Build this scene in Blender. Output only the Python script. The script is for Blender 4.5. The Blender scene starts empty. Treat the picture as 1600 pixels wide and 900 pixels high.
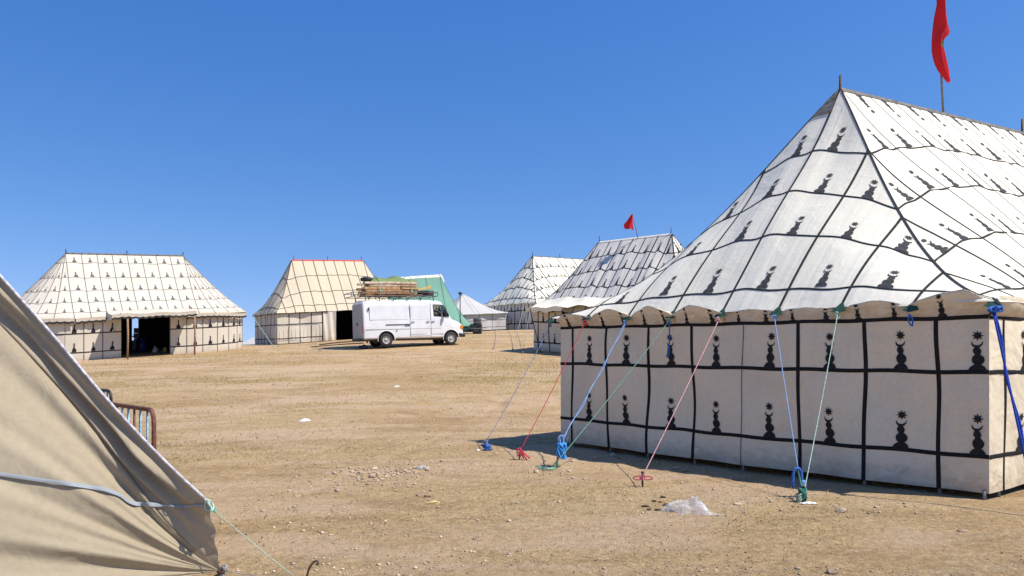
import bpy, bmesh, math, random
import numpy as np
from mathutils import Vector
from mathutils.bvhtree import BVHTree
random.seed(7); RNG = np.random.default_rng(7)
sc = bpy.context.scene
COL = sc.collection
# ------------------------------------------------------------------ camera
CAM_Z = 1.60; F = 1200.0; HOR = 551.0          # eye height; focal length and horizon row for a 1600 px wide picture
cd = bpy.data.cameras.new('camera'); cam = bpy.data.objects.new('camera', cd); COL.objects.link(cam)
cam.location = (0, 0, CAM_Z); cam.rotation_euler = (math.radians(90), 0, 0)
cd.sensor_width = 36; cd.lens = 36 * F / 1600; cd.shift_y = (HOR - 450) / 1600
cd.clip_start = 0.05; cd.clip_end = 3000
sc.camera = cam
# ------------------------------------------------------------------ sky and sun
EXPO = 1.15
SUN_EL = math.radians(55); SUN_H = Vector((0.935, -0.355)).normalized()
SUN = Vector((SUN_H.x * math.cos(SUN_EL), SUN_H.y * math.cos(SUN_EL), math.sin(SUN_EL)))
w = bpy.data.worlds.new('World'); sc.world = w; w.use_nodes = True
nt = w.node_tree; nt.nodes.clear()
sky = nt.nodes.new('ShaderNodeTexSky'); sky.sky_type = 'NISHITA'; sky.sun_disc = False
sky.sun_elevation = SUN_EL; sky.sun_rotation = math.atan2(SUN_H.x, SUN_H.y)
sky.altitude = 0; sky.air_density = 1.0; sky.dust_density = 0.0; sky.ozone_density = 3.0
tc = nt.nodes.new('ShaderNodeTexCoord'); mp = nt.nodes.new('ShaderNodeVectorMath'); mp.operation = 'ADD'
mp.inputs[1].default_value = (0, 0, 0.16)
nrm = nt.nodes.new('ShaderNodeVectorMath'); nrm.operation = 'NORMALIZE'
hs = nt.nodes.new('ShaderNodeHueSaturation'); hs.inputs['Saturation'].default_value = 1.2; hs.inputs['Value'].default_value = 1.0; hs.inputs['Hue'].default_value = 0.508
bg = nt.nodes.new('ShaderNodeBackground'); bg.inputs['Strength'].default_value = 0.12
wo = nt.nodes.new('ShaderNodeOutputWorld')
L = nt.links.new
L(tc.outputs['Generated'], mp.inputs[0]); L(mp.outputs[0], nrm.inputs[0]); L(nrm.outputs[0], sky.inputs['Vector'])
L(sky.outputs[0], hs.inputs['Color']); sep = nt.nodes.new('ShaderNodeSeparateColor'); com = nt.nodes.new('ShaderNodeCombineColor'); L(hs.outputs[0], sep.inputs[0])
for ch, ex, kk in (('Red', 1.50, 4.41), ('Green', 1.08, 1.722), ('Blue', .75, 1.326)):      # clear-air blue of the photograph
    m1 = nt.nodes.new('ShaderNodeMath'); m1.operation = 'MULTIPLY'; m1.inputs[1].default_value = .115; L(sep.outputs[ch], m1.inputs[0])
    m2 = nt.nodes.new('ShaderNodeMath'); m2.operation = 'POWER'; m2.inputs[1].default_value = ex; L(m1.outputs[0], m2.inputs[0])
    m3 = nt.nodes.new('ShaderNodeMath'); m3.operation = 'MULTIPLY'; m3.inputs[1].default_value = kk / EXPO / .12; L(m2.outputs[0], m3.inputs[0]); L(m3.outputs[0], com.inputs[ch])
L(com.outputs[0], bg.inputs['Color']); L(bg.outputs[0], wo.inputs['Surface'])
sd = bpy.data.lights.new('sun', 'SUN'); sd.energy = 5.0; sd.angle = math.radians(0.53); sd.color = (1.0, 0.95, 0.87)
so = bpy.data.objects.new('sun', sd); COL.objects.link(so); so.location = (20, -10, 30)
so.rotation_euler = SUN.to_track_quat('Z', 'Y').to_euler()
vs = sc.view_settings; vs.view_transform = 'Standard'; vs.look = 'None'; vs.exposure = math.log2(EXPO); vs.gamma = 1.0; vs.use_curve_mapping = False
# ------------------------------------------------------------------ terrain height
def sp(v, wd): return wd * np.logaddexp(0, np.asarray(v, float) / wd)
def G(x, y):
    x = np.asarray(x, float); y = np.asarray(y, float)
    h = -0.08 + 0.086 * sp(y - 16, 2.0) - 0.026 * sp(-x - 4, 2.0)
    yc = 50 + np.clip((x + 14) * 0.8, 0, 14)
    return h - 0.12 * sp(y - (yc - 2), 3.0)
def at(px, py, d): return np.array([(px - 800) / F * d, d, CAM_Z - (py - HOR) / F * d])
def gp(px, py):                                 # where a line of sight meets the ground
    lo, hi = 2.0, 90.0
    for d in np.arange(3, 90, 0.1):
        p = at(px, py, d)
        if p[2] < float(G(p[0], p[1])): lo, hi = d - 0.1, d; break
    for _ in range(30):
        m = (lo + hi) / 2; p = at(px, py, m)
        if p[2] < float(G(p[0], p[1])): hi = m
        else: lo = m
    return at(px, py, hi)
# ------------------------------------------------------------------ noise
def vnoise(x, y, seed=0):
    xi = np.floor(x).astype(np.int64); yi = np.floor(y).astype(np.int64); xf = x - xi; yf = y - yi
    def hsh(a, b):
        n = (a * 374761393 + b * 668265263 + seed * 1442695041) & 0xffffffff
        n = ((n ^ (n >> 13)) * 1274126177) & 0xffffffff
        return ((n ^ (n >> 16)) & 0xffff) / 65535.0
    u = xf * xf * (3 - 2 * xf); v = yf * yf * (3 - 2 * yf)
    return (hsh(xi, yi) * (1 - u) + hsh(xi + 1, yi) * u) * (1 - v) + (hsh(xi, yi + 1) * (1 - u) + hsh(xi + 1, yi + 1) * u) * v
def fbm(x, y, seed=0, o=4):
    s = 0; a = 0.5; x = np.asarray(x, float); y = np.asarray(y, float)
    for i in range(o): s = s + a * vnoise(x * 2 ** i, y * 2 ** i, seed + i * 17); a *= 0.5
    return s
def grassmask(x, y):
    m = fbm(x * 0.16 + 3, y * 0.35, 5, 4) + 0.25 * (fbm(x * 1.1, y * 1.6, 9, 3) - .45)
    band = np.clip((y - 7) / 9, 0, 1) * (0.6 + 0.4 * np.clip((34 - y) / 10, 0, 1))
    return np.clip((m - 0.415) * 5, 0, 1) * band
# ------------------------------------------------------------------ helpers for objects
WL = {}
def tag(o, label=None, cat=None, group=None, kind=None):
    if label: o['label'] = label
    if cat: o['category'] = cat
    if group: o['group'] = group
    if kind: o['kind'] = kind
    return o
def thing(name, loc, label, cat, group=None, rz=0.0):
    o = bpy.data.objects.new(name, None); COL.objects.link(o); o.empty_display_size = 0.2
    o.location = Vector([float(c) for c in loc]); o.rotation_euler = (0, 0, rz)
    WL[o.name] = np.array([float(c) for c in loc]); return tag(o, label, cat, group)
def mobj(name, V, Fc, mat, parent=None, world=True, uv=None, smooth=True):
    V = np.asarray(V, float).reshape(-1, 3)
    if parent is not None and world: V = V - WL[parent.name]
    me = bpy.data.meshes.new(name); me.from_pydata(V.tolist(), [], [list(map(int, f)) for f in Fc])
    if smooth: me.polygons.foreach_set('use_smooth', [True] * len(me.polygons))
    if uv is not None:
        ul = me.uv_layers.new(name='UVMap'); uv = np.asarray(uv, float)
        li = np.empty(len(me.loops), np.int32); me.loops.foreach_get('vertex_index', li)
        ul.data.foreach_set('uv', uv[li].ravel())
    mats = mat if isinstance(mat, (list, tuple)) else [mat]
    for m in mats: me.materials.append(m)
    me.update()
    o = bpy.data.objects.new(name, me); COL.objects.link(o)
    if parent is not None:
        o.parent = parent
        if parent.name in WL: WL[o.name] = WL[parent.name]
    else: WL[o.name] = np.zeros(3)
    return o
def copy_tree(o, parent=None):
    c = o.copy(); COL.objects.link(c)
    if parent is not None: c.parent = parent
    for ch in [k for k in o.children]: copy_tree(ch, c)
    return c
class MB:
    def __init__(s): s.V = []; s.F = []; s.n = 0
    def add(s, V, Fc):
        V = np.asarray(V, float).reshape(-1, 3); s.V.append(V); s.F += [[i + s.n for i in f] for f in Fc]; s.n += len(V); return s
    def box(s, lo, hi, c=0.0):
        x0, y0, z0 = lo; x1, y1, z1 = hi
        if c <= 0:
            V = [(x, y, z) for z in (z0, z1) for y in (y0, y1) for x in (x0, x1)]
            return s.add(V, [(0, 2, 3, 1), (4, 5, 7, 6), (0, 1, 5, 4), (2, 6, 7, 3), (0, 4, 6, 2), (1, 3, 7, 5)])
        bm = bmesh.new(); bmesh.ops.create_cube(bm, size=1)
        for v in bm.verts: v.co = Vector(((x0 + x1) / 2 + v.co.x * (x1 - x0), (y0 + y1) / 2 + v.co.y * (y1 - y0), (z0 + z1) / 2 + v.co.z * (z1 - z0)))
        bmesh.ops.bevel(bm, geom=bm.edges[:], offset=c, segments=2, affect='EDGES', profile=0.6)
        return s.bm(bm)
    def bm(s, bm):
        bm.verts.index_update(); V = [v.co[:] for v in bm.verts]; Fc = [[v.index for v in f.verts] for f in bm.faces]; bm.free(); return s.add(V, Fc)
    def tube(s, pts, r, n=8, cap=True):
        P = np.asarray(pts, float); m = len(P); R = np.broadcast_to(np.asarray(r, float), (m,))
        T = np.gradient(P, axis=0); T /= np.linalg.norm(T, axis=1)[:, None] + 1e-12
        up = np.array([0, 0, 1.0]) if abs(T[0][2]) < 0.9 else np.array([1.0, 0, 0])
        V = []; a = np.cross(T[0], up); a /= np.linalg.norm(a)
        for i in range(m):
            a = a - T[i] * a.dot(T[i]); a /= np.linalg.norm(a) + 1e-12; b = np.cross(T[i], a)
            for k in range(n):
                an = 2 * math.pi * k / n; V.append(P[i] + R[i] * (math.cos(an) * a + math.sin(an) * b))
        Fc = [(i * n + k, i * n + (k + 1) % n, (i + 1) * n + (k + 1) % n, (i + 1) * n + k) for i in range(m - 1) for k in range(n)]
        if cap: Fc += [tuple(range(n - 1, -1, -1)), tuple((m - 1) * n + k for k in range(n))]
        return s.add(V, Fc)
    def lathe(s, prof, c, axis, n=20, cap=True):
        axis = np.asarray(axis, float); axis /= np.linalg.norm(axis); h = np.array([0, 0, 1.0]) if abs(axis[2]) < .9 else np.array([1.0, 0, 0])
        a = np.cross(axis, h); a /= np.linalg.norm(a); b = np.cross(axis, a); V = []; m = len(prof)
        for (r, d) in prof:
            for k in range(n):
                an = 2 * math.pi * k / n; V.append(np.asarray(c) + axis * d + r * (math.cos(an) * a + math.sin(an) * b))
        Fc = [(i * n + k, i * n + (k + 1) % n, (i + 1) * n + (k + 1) % n, (i + 1) * n + k) for i in range(m - 1) for k in range(n)]
        if cap: Fc += [tuple(range(n - 1, -1, -1)), tuple((m - 1) * n + k for k in range(n))]
        return s.add(V, Fc)
    def out(s, name, mat, parent=None, world=True, smooth=False, uv=None):
        return mobj(name, np.concatenate(s.V), s.F, mat, parent, world, uv, smooth)
def grid_faces(nu, nv): return [(i * nv + j, (i + 1) * nv + j, (i + 1) * nv + j + 1, i * nv + j + 1) for i in range(nu - 1) for j in range(nv - 1)]
def shell(name, fn, s0, s1, nu, nv, tmaxf, mat, parent, t0=0.0, uvscale=(1, 1)):
    S = np.repeat(np.linspace(s0, s1, nu)[:, None], nv, 1); K = np.repeat(np.linspace(0, 1, nv)[None], nu, 0)
    T = t0 + (np.maximum(tmaxf(S), 0.002) - t0) * K
    P = fn(S, T); d = np.linalg.norm(np.diff(P, axis=1), axis=2); vlen = np.concatenate([np.zeros((nu, 1)), np.cumsum(d, 1)], 1)
    uv = np.stack([S * uvscale[0], vlen * uvscale[1]], -1).reshape(-1, 2)
    return mobj(name, P.reshape(-1, 3), grid_faces(nu, nv), mat, parent, True, uv)
def normals(fn, S, T, out):
    e = 1e-3; a = fn(S + e, T) - fn(S - e, T); b = fn(S, T + e) - fn(S, T - e); n = np.cross(a, b); n /= np.linalg.norm(n, axis=-1, keepdims=True) + 1e-12
    sg = np.sign(n @ out); return n * np.where(sg == 0, 1, sg)[..., None]
def ribbon(name, fn, S, T, wid, off, out, mat, parent, edge_dir=None):
    """tape laid on a surface along a curve (S,T)"""
    S = np.asarray(S, float); T = np.asarray(T, float); P = fn(S, T); N = normals(fn, S, T, out)
    tg = np.gradient(P, axis=0); tg /= np.linalg.norm(tg, axis=1)[:, None] + 1e-12
    sd_ = np.cross(N, tg); sd_ /= np.linalg.norm(sd_, axis=1)[:, None] + 1e-12; h = wid / 2
    V = np.concatenate([P + sd_ * h + N * off * .4, P + sd_ * h * .6 + N * off, P - sd_ * h * .6 + N * off, P - sd_ * h + N * off * .4]); m = len(P)
    Fc = [(r * m + i, r * m + i + 1, (r + 1) * m + i + 1, (r + 1) * m + i) for r in range(3) for i in range(m - 1)]
    return mobj(name, V, Fc, mat, parent)
# appliqué motif: stacked domes, crescent and eight-pointed star, unit height
def motif_shape(simple=False):
    V = []; Fc = []; N = 26 if not simple else 12
    def rad(wv):
        r = 0.0
        if wv <= 0.19: r = max(r, 0.175 * math.sqrt(max(0, 1 - (max(wv - .03, 0) / 0.16) ** 2)))
        for c, rr, ry in ((0.295, 0.125, .125), (0.50, 0.082, .088)):
            d = (wv - c) / ry
            if abs(d) < 1: r = max(r, rr * math.sqrt(1 - d * d))
        return max(r, 0.05)
    ws = np.linspace(0, 0.585, N)
    for wv in ws: V += [(-rad(wv), wv), (rad(wv), wv)]
    Fc += [(2 * i, 2 * i + 1, 2 * i + 3, 2 * i + 2) for i in range(N - 1)]
    b = len(V); M = 13 if not simple else 7
    for i in range(M):
        an = math.radians(-200 + 220 * i / (M - 1)); V.append((0.115 * math.cos(an), 0.695 + 0.115 * math.sin(an)))
        k = abs((i / (M - 1)) * 2 - 1); th = 0.052 * (1 - k * k) + .002
        V.append(((0.115 - th) * math.cos(an), 0.695 + (0.115 - th) * math.sin(an)))
    Fc += [(b + 2 * i, b + 2 * i + 2, b + 2 * i + 3, b + 2 * i + 1) for i in range(M - 1)]
    b = len(V); V.append((0, 0.86)); K = 16 if not simple else 8
    for i in range(K):
        an = math.radians(90 + 360 * i / K); r = 0.125 if i % 2 == 0 else 0.062; V.append((r * math.cos(an), 0.86 + r * math.sin(an)))
    Fc += [(b, b + 1 + i, b + 1 + (i + 1) % K) for i in range(K)]
    return np.array(V), Fc
MOT = motif_shape(); MOTS = motif_shape(True)
def vase_shape():
    V = []; Fc = []; prof = [(0.2, 0), (.24, .06), (.25, .16), (.2, .3), (.1, .42), (.12, .47), (.05, .52), (.05, .62), (.14, .66), (.05, .72), (.05, .82), (.1, .88), (.02, 1.0)]
    for r, h in prof: V += [(-r, h), (r, h)]
    return np.array(V), [(2 * i, 2 * i + 1, 2 * i + 3, 2 * i + 2) for i in range(len(prof) - 1)]
VASE = vase_shape()
def motif(name, fn, s, t, h, tlen, out, mat, parent, shape=MOT, off=0.005, lean=0.0, wscale=1.0):
    V2, Fc = shape; ti = random.uniform(-.05, .05); h0 = h; wj = random.uniform(.92, 1.1); S = s + V2[:, 0] * h * wscale * wj + (lean + ti) * V2[:, 1] * h + .012 * h * np.sin(V2[:, 1] * 11 + s * 7); T = t + V2[:, 1] * h / tlen
    P = fn(S, T) + normals(fn, S, T, out) * off
    return mobj(name, P, Fc, mat, parent, smooth=False)
# ------------------------------------------------------------------ materials
def nmat(name):
    m = bpy.data.materials.new(name); m.use_nodes = True; n = m.node_tree; b = n.nodes['Principled BSDF']; return m, n, b
def flat(name, col, rough=0.6, metal=0.0, var=0.15, scale=8.0, bump=0.0, spec=0.5):
    m, n, b = nmat(name); b.inputs['Roughness'].default_value = rough; b.inputs['Metallic'].default_value = metal; b.inputs['Specular IOR Level'].default_value = spec
    t = n.nodes.new('ShaderNodeTexCoord'); ns = n.nodes.new('ShaderNodeTexNoise'); ns.inputs['Scale'].default_value = scale; ns.inputs['Detail'].default_value = 6
    n.links.new(t.outputs['Object'], ns.inputs['Vector'])
    mr = n.nodes.new('ShaderNodeMapRange'); mr.inputs['From Min'].default_value = .3; mr.inputs['From Max'].default_value = .7; mr.inputs['To Min'].default_value = 1 - var; mr.inputs['To Max'].default_value = 1 + var
    n.links.new(ns.outputs['Fac'], mr.inputs['Value'])
    mx = n.nodes.new('ShaderNodeMix'); mx.data_type = 'RGBA'; mx.blend_type = 'MULTIPLY'; mx.inputs['Factor'].default_value = 1; mx.inputs['A'].default_value = (*col, 1)
    n.links.new(mr.outputs[0], mx.inputs['B']); n.links.new(mx.outputs['Result'], b.inputs['Base Color'])
    if bump:
        bp = n.nodes.new('ShaderNodeBump'); bp.inputs['Strength'].default_value = bump; bp.inputs['Distance'].default_value = .02; n.links.new(ns.outputs['Fac'], bp.inputs['Height']); n.links.new(bp.outputs[0], b.inputs['Normal'])
    return m
def canvas(name, col, dirt=(0.45, 0.38, 0.29), dirtamt=0.35, streak=0.25, bump=0.35, transl=0.0, folds=(7, .5), bdist=.02, hem=0.0):
    m, n, b = nmat(name); b.inputs['Roughness'].default_value = 0.92; b.inputs['Specular IOR Level'].default_value = 0.15
    uv = n.nodes.new('ShaderNodeUVMap'); uv.uv_map = 'UVMap'; tcn = n.nodes.new('ShaderNodeTexCoord')
    def noise(sc_, vec, detail=4, dist=0.0, rough=.55):
        mpn = n.nodes.new('ShaderNodeMapping'); mpn.inputs['Scale'].default_value = sc_; n.links.new(vec, mpn.inputs['Vector'])
        t = n.nodes.new('ShaderNodeTexNoise'); t.inputs['Scale'].default_value = 1; t.inputs['Detail'].default_value = detail; t.inputs['Distortion'].default_value = dist; t.inputs['Roughness'].default_value = rough
        n.links.new(mpn.outputs[0], t.inputs['Vector']); return t
    def mrange(src, a, c, lo, hi):
        r = n.nodes.new('ShaderNodeMapRange'); r.inputs['From Min'].default_value = a; r.inputs['From Max'].default_value = c; r.inputs['To Min'].default_value = lo; r.inputs['To Max'].default_value = hi; n.links.new(src, r.inputs['Value']); return r
    d1 = noise((.9, .9, .9), tcn.outputs['Object'], 6, .4); d2 = noise((9, .8, 1), uv.outputs[0], 5, .3); d3 = noise((26, 26, 26), tcn.outputs['Object'], 3)
    a1 = mrange(d1.outputs['Fac'], .45, .75, 0, dirtamt); a2 = mrange(d2.outputs['Fac'], .5, .75, 0, streak); a3 = mrange(d3.outputs['Fac'], .35, .65, .96, 1.03)
    m1 = n.nodes.new('ShaderNodeMix'); m1.data_type = 'RGBA'; m1.inputs['A'].default_value = (*col, 1); m1.inputs['B'].default_value = (*dirt, 1); n.links.new(a1.outputs[0], m1.inputs['Factor'])
    m2 = n.nodes.new('ShaderNodeMix'); m2.data_type = 'RGBA'; m2.inputs['B'].default_value = (*[c * .72 for c in col], 1); n.links.new(m1.outputs['Result'], m2.inputs['A']); n.links.new(a2.outputs[0], m2.inputs['Factor'])
    m3 = n.nodes.new('ShaderNodeMix'); m3.data_type = 'RGBA'; m3.blend_type = 'MULTIPLY'; m3.inputs['Factor'].default_value = 1; n.links.new(m2.outputs['Result'], m3.inputs['A']); n.links.new(a3.outputs[0], m3.inputs['B'])
    if hem > 0:                                        # splashed mud and dust along the bottom hem
        sx = n.nodes.new('ShaderNodeSeparateXYZ'); n.links.new(uv.outputs[0], sx.inputs[0]); hn = noise((5, 9, 1), uv.outputs[0], 6, .5, .65)
        ma = n.nodes.new('ShaderNodeMath'); ma.operation = 'MULTIPLY_ADD'; n.links.new(hn.outputs['Fac'], ma.inputs[0]); ma.inputs[1].default_value = -.75; n.links.new(sx.outputs['Y'], ma.inputs[2])
        hr = mrange(ma.outputs[0], -.12, -.45, 0, hem); m4 = n.nodes.new('ShaderNodeMix'); m4.data_type = 'RGBA'; n.links.new(m3.outputs['Result'], m4.inputs['A']); m4.inputs['B'].default_value = (.34, .24, .15, 1); n.links.new(hr.outputs[0], m4.inputs['Factor']); m3 = m4
    n.links.new(m3.outputs['Result'], b.inputs['Base Color'])
    f1 = noise((folds[0], folds[1], 1), uv.outputs[0], 3, .6, .5); f2 = noise((2.2, 2.2, 2.2), tcn.outputs['Object'], 3, .5)
    ad = n.nodes.new('ShaderNodeMath'); ad.operation = 'ADD'; n.links.new(f1.outputs['Fac'], ad.inputs[0]); n.links.new(f2.outputs['Fac'], ad.inputs[1])
    bp = n.nodes.new('ShaderNodeBump'); bp.inputs['Strength'].default_value = bump; bp.inputs['Distance'].default_value = bdist; n.links.new(ad.outputs[0], bp.inputs['Height']); n.links.new(bp.outputs[0], b.inputs['Normal'])
    if transl > 0:
        tr = n.nodes.new('ShaderNodeBsdfTranslucent'); n.links.new(m3.outputs['Result'], tr.inputs['Color']); n.links.new(bp.outputs[0], tr.inputs['Normal'])
        ms = n.nodes.new('ShaderNodeMixShader'); ms.inputs[0].default_value = transl; o = n.nodes['Material Output']
        n.links.new(b.outputs[0], ms.inputs[1]); n.links.new(tr.outputs[0], ms.inputs[2]); n.links.new(ms.outputs[0], o.inputs['Surface'])
    return m
M = {}
M['white'] = canvas('white_canvas', (.86, .79, .62), dirt=(.68, .61, .46), dirtamt=.3, streak=.08, bump=.5, folds=(6, .22), bdist=.035)
M['wallwhite'] = canvas('wall_canvas', (.76, .655, .475), dirt=(.54, .45, .31), dirtamt=.45, bump=.9, folds=(2.2, 2.2), streak=.15, bdist=.04, hem=.6)
M['greywhite'] = canvas('weathered_canvas', (.70, .65, .55), dirt=(.45, .42, .36), dirtamt=.45, streak=.55, bump=.8, folds=(7, .3))
M['cream'] = canvas('cream_canvas', (.61, .51, .36), dirt=(.50, .41, .27), dirtamt=.3, bump=.35)
M['cream2'] = canvas('pale_cream_canvas', (.65, .575, .46), dirt=(.53, .46, .35), dirtamt=.35, hem=.5, bump=.35)
M['olive'] = canvas('khaki_canvas', (.465, .385, .262), dirt=(.375, .305, .195), dirtamt=.5, transl=.2, bump=.6, streak=.25, folds=(5, 3.0))
M['green'] = canvas('green_canvas', (.20, .38, .28), dirt=(.15, .30, .21), dirtamt=.4, transl=.12, bump=.4)
M['tape'] = flat('black_tape', (.016, .015, .015), .9, var=.4, scale=30, spec=.2)
M['motif'] = flat('black_applique', (.022, .021, .021), .9, var=.3, scale=25, spec=.2)
M['roofmotif'] = flat('faded_applique', (.06, .058, .056), .9, var=.35, scale=25, spec=.2)
M['rooftape'] = flat('faded_tape', (.035, .033, .032), .9, var=.4, scale=20, spec=.2)
M['thin'] = flat('seam_thread', (.16, .15, .14), .9, var=.3, spec=.2)
M['brown'] = flat('brown_tape', (.10, .075, .05), .9, var=.3, spec=.2)
M['cap'] = flat('grey_patch', (.17, .155, .135), .9, var=.5, scale=9, bump=.6, spec=.2)
M['red'] = flat('red_cloth', (.66, .03, .035), .85, var=.15, scale=3, spec=.2)
_n = M['red'].node_tree; _t = _n.nodes.new('ShaderNodeBsdfTranslucent'); _t.inputs['Color'].default_value = (.75, .04, .045, 1); _x = _n.nodes.new('ShaderNodeMixShader'); _x.inputs[0].default_value = .4
_n.links.new(_n.nodes['Principled BSDF'].outputs[0], _x.inputs[1]); _n.links.new(_t.outputs[0], _x.inputs[2]); _n.links.new(_x.outputs[0], _n.nodes['Material Output'].inputs['Surface'])
M['redtape'] = flat('red_tape', (.55, .09, .07), .9, spec=.2)
M['pole'] = flat('grey_pole', (.22, .19, .16), .7, var=.4, scale=14)
M['wood'] = flat('pole_wood', (.36, .21, .12), .8, var=.3, scale=12)
M['black'] = flat('black_metal', (.018, .018, .02), .5, var=.3)
M['iron'] = flat('rusty_iron', (.09, .05, .035), .85, var=.5, scale=25, bump=.4)
M['dgreen'] = flat('green_patch', (.03, .085, .06), .9, var=.4, scale=12, spec=.2)
def rope_mat(n_, c): return flat(n_, c, .85, var=.35, scale=60, bump=.3, spec=.25)
M['blue'] = rope_mat('blue_rope', (.05, .15, .48)); M['lblue'] = rope_mat('pale_blue_rope', (.22, .36, .60)); M['navy'] = rope_mat('navy_rope', (.02, .06, .36))
M['rred'] = rope_mat('red_rope', (.50, .04, .07)); M['pink'] = rope_mat('pink_rope', (.62, .33, .33)); M['grn'] = rope_mat('green_rope', (.20, .42, .30)); M['pgrn'] = rope_mat('pale_green_rope', (.40, .55, .43)); M['gblue'] = rope_mat('slate_rope', (.22, .27, .42))
M['tgrn'] = rope_mat('faded_green_strap', (.33, .45, .38)); M['grey'] = rope_mat('grey_rope', (.30, .29, .27))
# ------------------------------------------------------------------ ground
def axis_pts(lo_f, hi_f, step, lo, hi, n=40):
    c = np.arange(lo_f, hi_f + 1e-6, step)
    a = lo_f - np.geomspace(step, lo_f - lo, n)[::-1]; b = hi_f + np.geomspace(step, hi - hi_f, n)
    return np.concatenate([a, c, b])
def micro(x, y): 
    near = np.clip((45 - y) / 20, 0, 1)
    rut = 0
    for x0, sl in ((-3.2, .16), (1.7, -.10)):
        for o in (-.75, .75):
            dx = x - (x0 + o + sl * (y - 8) + .25 * np.sin(y * .22 + x0)); rut = rut - .020 * np.exp(-(dx / .11) ** 2) + .008 * np.exp(-((np.abs(dx) - .22) / .07) ** 2)
    rut = rut * np.clip((fbm(x * .5, y * .5, 91, 2) - .2) * 3, 0, 1)
    return near * (rut + 0.05 * (fbm(x * .45, y * .45, 31, 3) - .44) + 0.022 * (fbm(x * 2.3, y * 2.3, 41, 3) - .44))
def Gm(x, y): return G(x, y) + micro(np.asarray(x, float), np.asarray(y, float))
def build_ground():
    xs = axis_pts(-9, 9, .09, -600, 600); ys = axis_pts(3.5, 24, .09, -300, 900)
    X, Y = np.meshgrid(xs, ys, indexing='ij'); Z = Gm(X, Y); V = np.stack([X, Y, Z], -1).reshape(-1, 3); nu, nv = X.shape
    idx = np.arange(nu * nv).reshape(nu, nv); Q = np.stack([idx[:-1, :-1], idx[1:, :-1], idx[1:, 1:], idx[:-1, 1:]], -1).reshape(-1, 4)
    me = bpy.data.meshes.new('ground'); me.vertices.add(len(V)); me.vertices.foreach_set('co', V.ravel().astype(np.float32))
    me.loops.add(Q.size); me.loops.foreach_set('vertex_index', Q.ravel().astype(np.int32)); me.polygons.add(len(Q)); me.polygons.foreach_set('loop_start', np.arange(0, Q.size, 4, dtype=np.int32))
    me.polygons.foreach_set('use_smooth', [True] * len(Q)); me.update(calc_edges=True)
    at_ = me.attributes.new('dry_grass', 'FLOAT', 'POINT'); at_.data.foreach_set('value', grassmask(X, Y).ravel().astype(np.float32))
    m, n, b = nmat('dusty_earth'); b.inputs['Roughness'].default_value = .97; b.inputs['Specular IOR Level'].default_value = .1; lk = n.links.new
    t = n.nodes.new('ShaderNodeTexCoord')
    def noise(scl, det=6, dist=0., rough=.6, sc3=(1, 1, 1)):
        mp_ = n.nodes.new('ShaderNodeMapping'); mp_.inputs['Scale'].default_value = sc3; lk(t.outputs['Object'], mp_.inputs['Vector'])
        q = n.nodes.new('ShaderNodeTexNoise'); q.inputs['Scale'].default_value = scl; q.inputs['Detail'].default_value = det; q.inputs['Distortion'].default_value = dist; q.inputs['Roughness'].default_value = rough; lk(mp_.outputs[0], q.inputs['Vector']); return q.outputs['Fac']
    def mr(src, a, c, lo, hi):
        r = n.nodes.new('ShaderNodeMapRange'); r.inputs['From Min'].default_value = a; r.inputs['From Max'].default_value = c; r.inputs['To Min'].default_value = lo; r.inputs['To Max'].default_value = hi; lk(src, r.inputs['Value']); return r.outputs[0]
    def mix(fac, A, B, bt='MIX'):
        q = n.nodes.new('ShaderNodeMix'); q.data_type = 'RGBA'; q.blend_type = bt
        if isinstance(fac, float): q.inputs['Factor'].default_value = fac
        else: lk(fac, q.inputs['Factor'])
        for k, v in (('A', A), ('B', B)):
            if isinstance(v, tuple): q.inputs[k].default_value = (*v, 1)
            else: lk(v, q.inputs[k])
        return q.outputs['Result']
    c = mix(mr(noise(.22, 7, .6, sc3=(.7, 1.5, 1)), .38, .64, 0, 1), (.455, .302, .152), (.53, .374, .193))
    c = mix(mr(noise(1.3, 7, .5, sc3=(.7, 1.2, 1)), .5, .72, 0, .6), c, (.265, .17, .086))
    c = mix(mr(noise(.6, 6, 1.2, sc3=(.35, 1.6, 1)), .56, .7, 0, .6), c, (.49, .385, .235))
    ga = n.nodes.new('ShaderNodeAttribute'); ga.attribute_name = 'dry_grass'
    gn = n.nodes.new('ShaderNodeMath'); gn.operation = 'MULTIPLY'; lk(ga.outputs['Fac'], gn.inputs[0]); lk(mr(noise(7, 6, .3), .36, .6, 0, .85), gn.inputs[1])
    c = mix(gn.outputs[0], c, (.33, .235, .075))
    c = mix(mr(noise(3.2, 8, .8, .7, (.6, 1.4, 1)), .50, .64, 0, .55), c, (.32, .212, .102))
    c = mix(mr(noise(2.1, 8, .8, .7, (.5, 1.5, 1)), .54, .68, 0, .5), c, (.56, .42, .255))
    bare = mr(noise(.42, 5, .9, .55, (.6, 1.5, 1)), .47, .60, 0, 1)                # trodden bare patches: smoother, paler, pinker
    c = mix(1.0, c, mr(noise(14, 8, .2, .8), .3, .7, .60, 1.38), 'MULTIPLY')
    c = mix(1.0, c, mr(noise(75, 6, 0, .75), .3, .7, .55, 1.45), 'MULTIPLY')
    fine = mix(1.0, (.58, .41, .258), mr(noise(6, 8, .4, .7), .3, .7, .84, 1.14), 'MULTIPLY'); bm_ = n.nodes.new('ShaderNodeMath'); bm_.operation = 'MULTIPLY'; lk(bare, bm_.inputs[0]); bm_.inputs[1].default_value = .72; c = mix(bm_.outputs[0], c, fine)
    c = mix(mr(noise(38, 3, 0, .5), .68, .74, 0, .55), c, (.56, .45, .31))
    c = mix(mr(noise(30, 3, .3, .5, (1, 1.3, 1)), .675, .73, 0, .6), c, (.17, .115, .07))
    lk(c, b.inputs['Base Color'])
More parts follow.
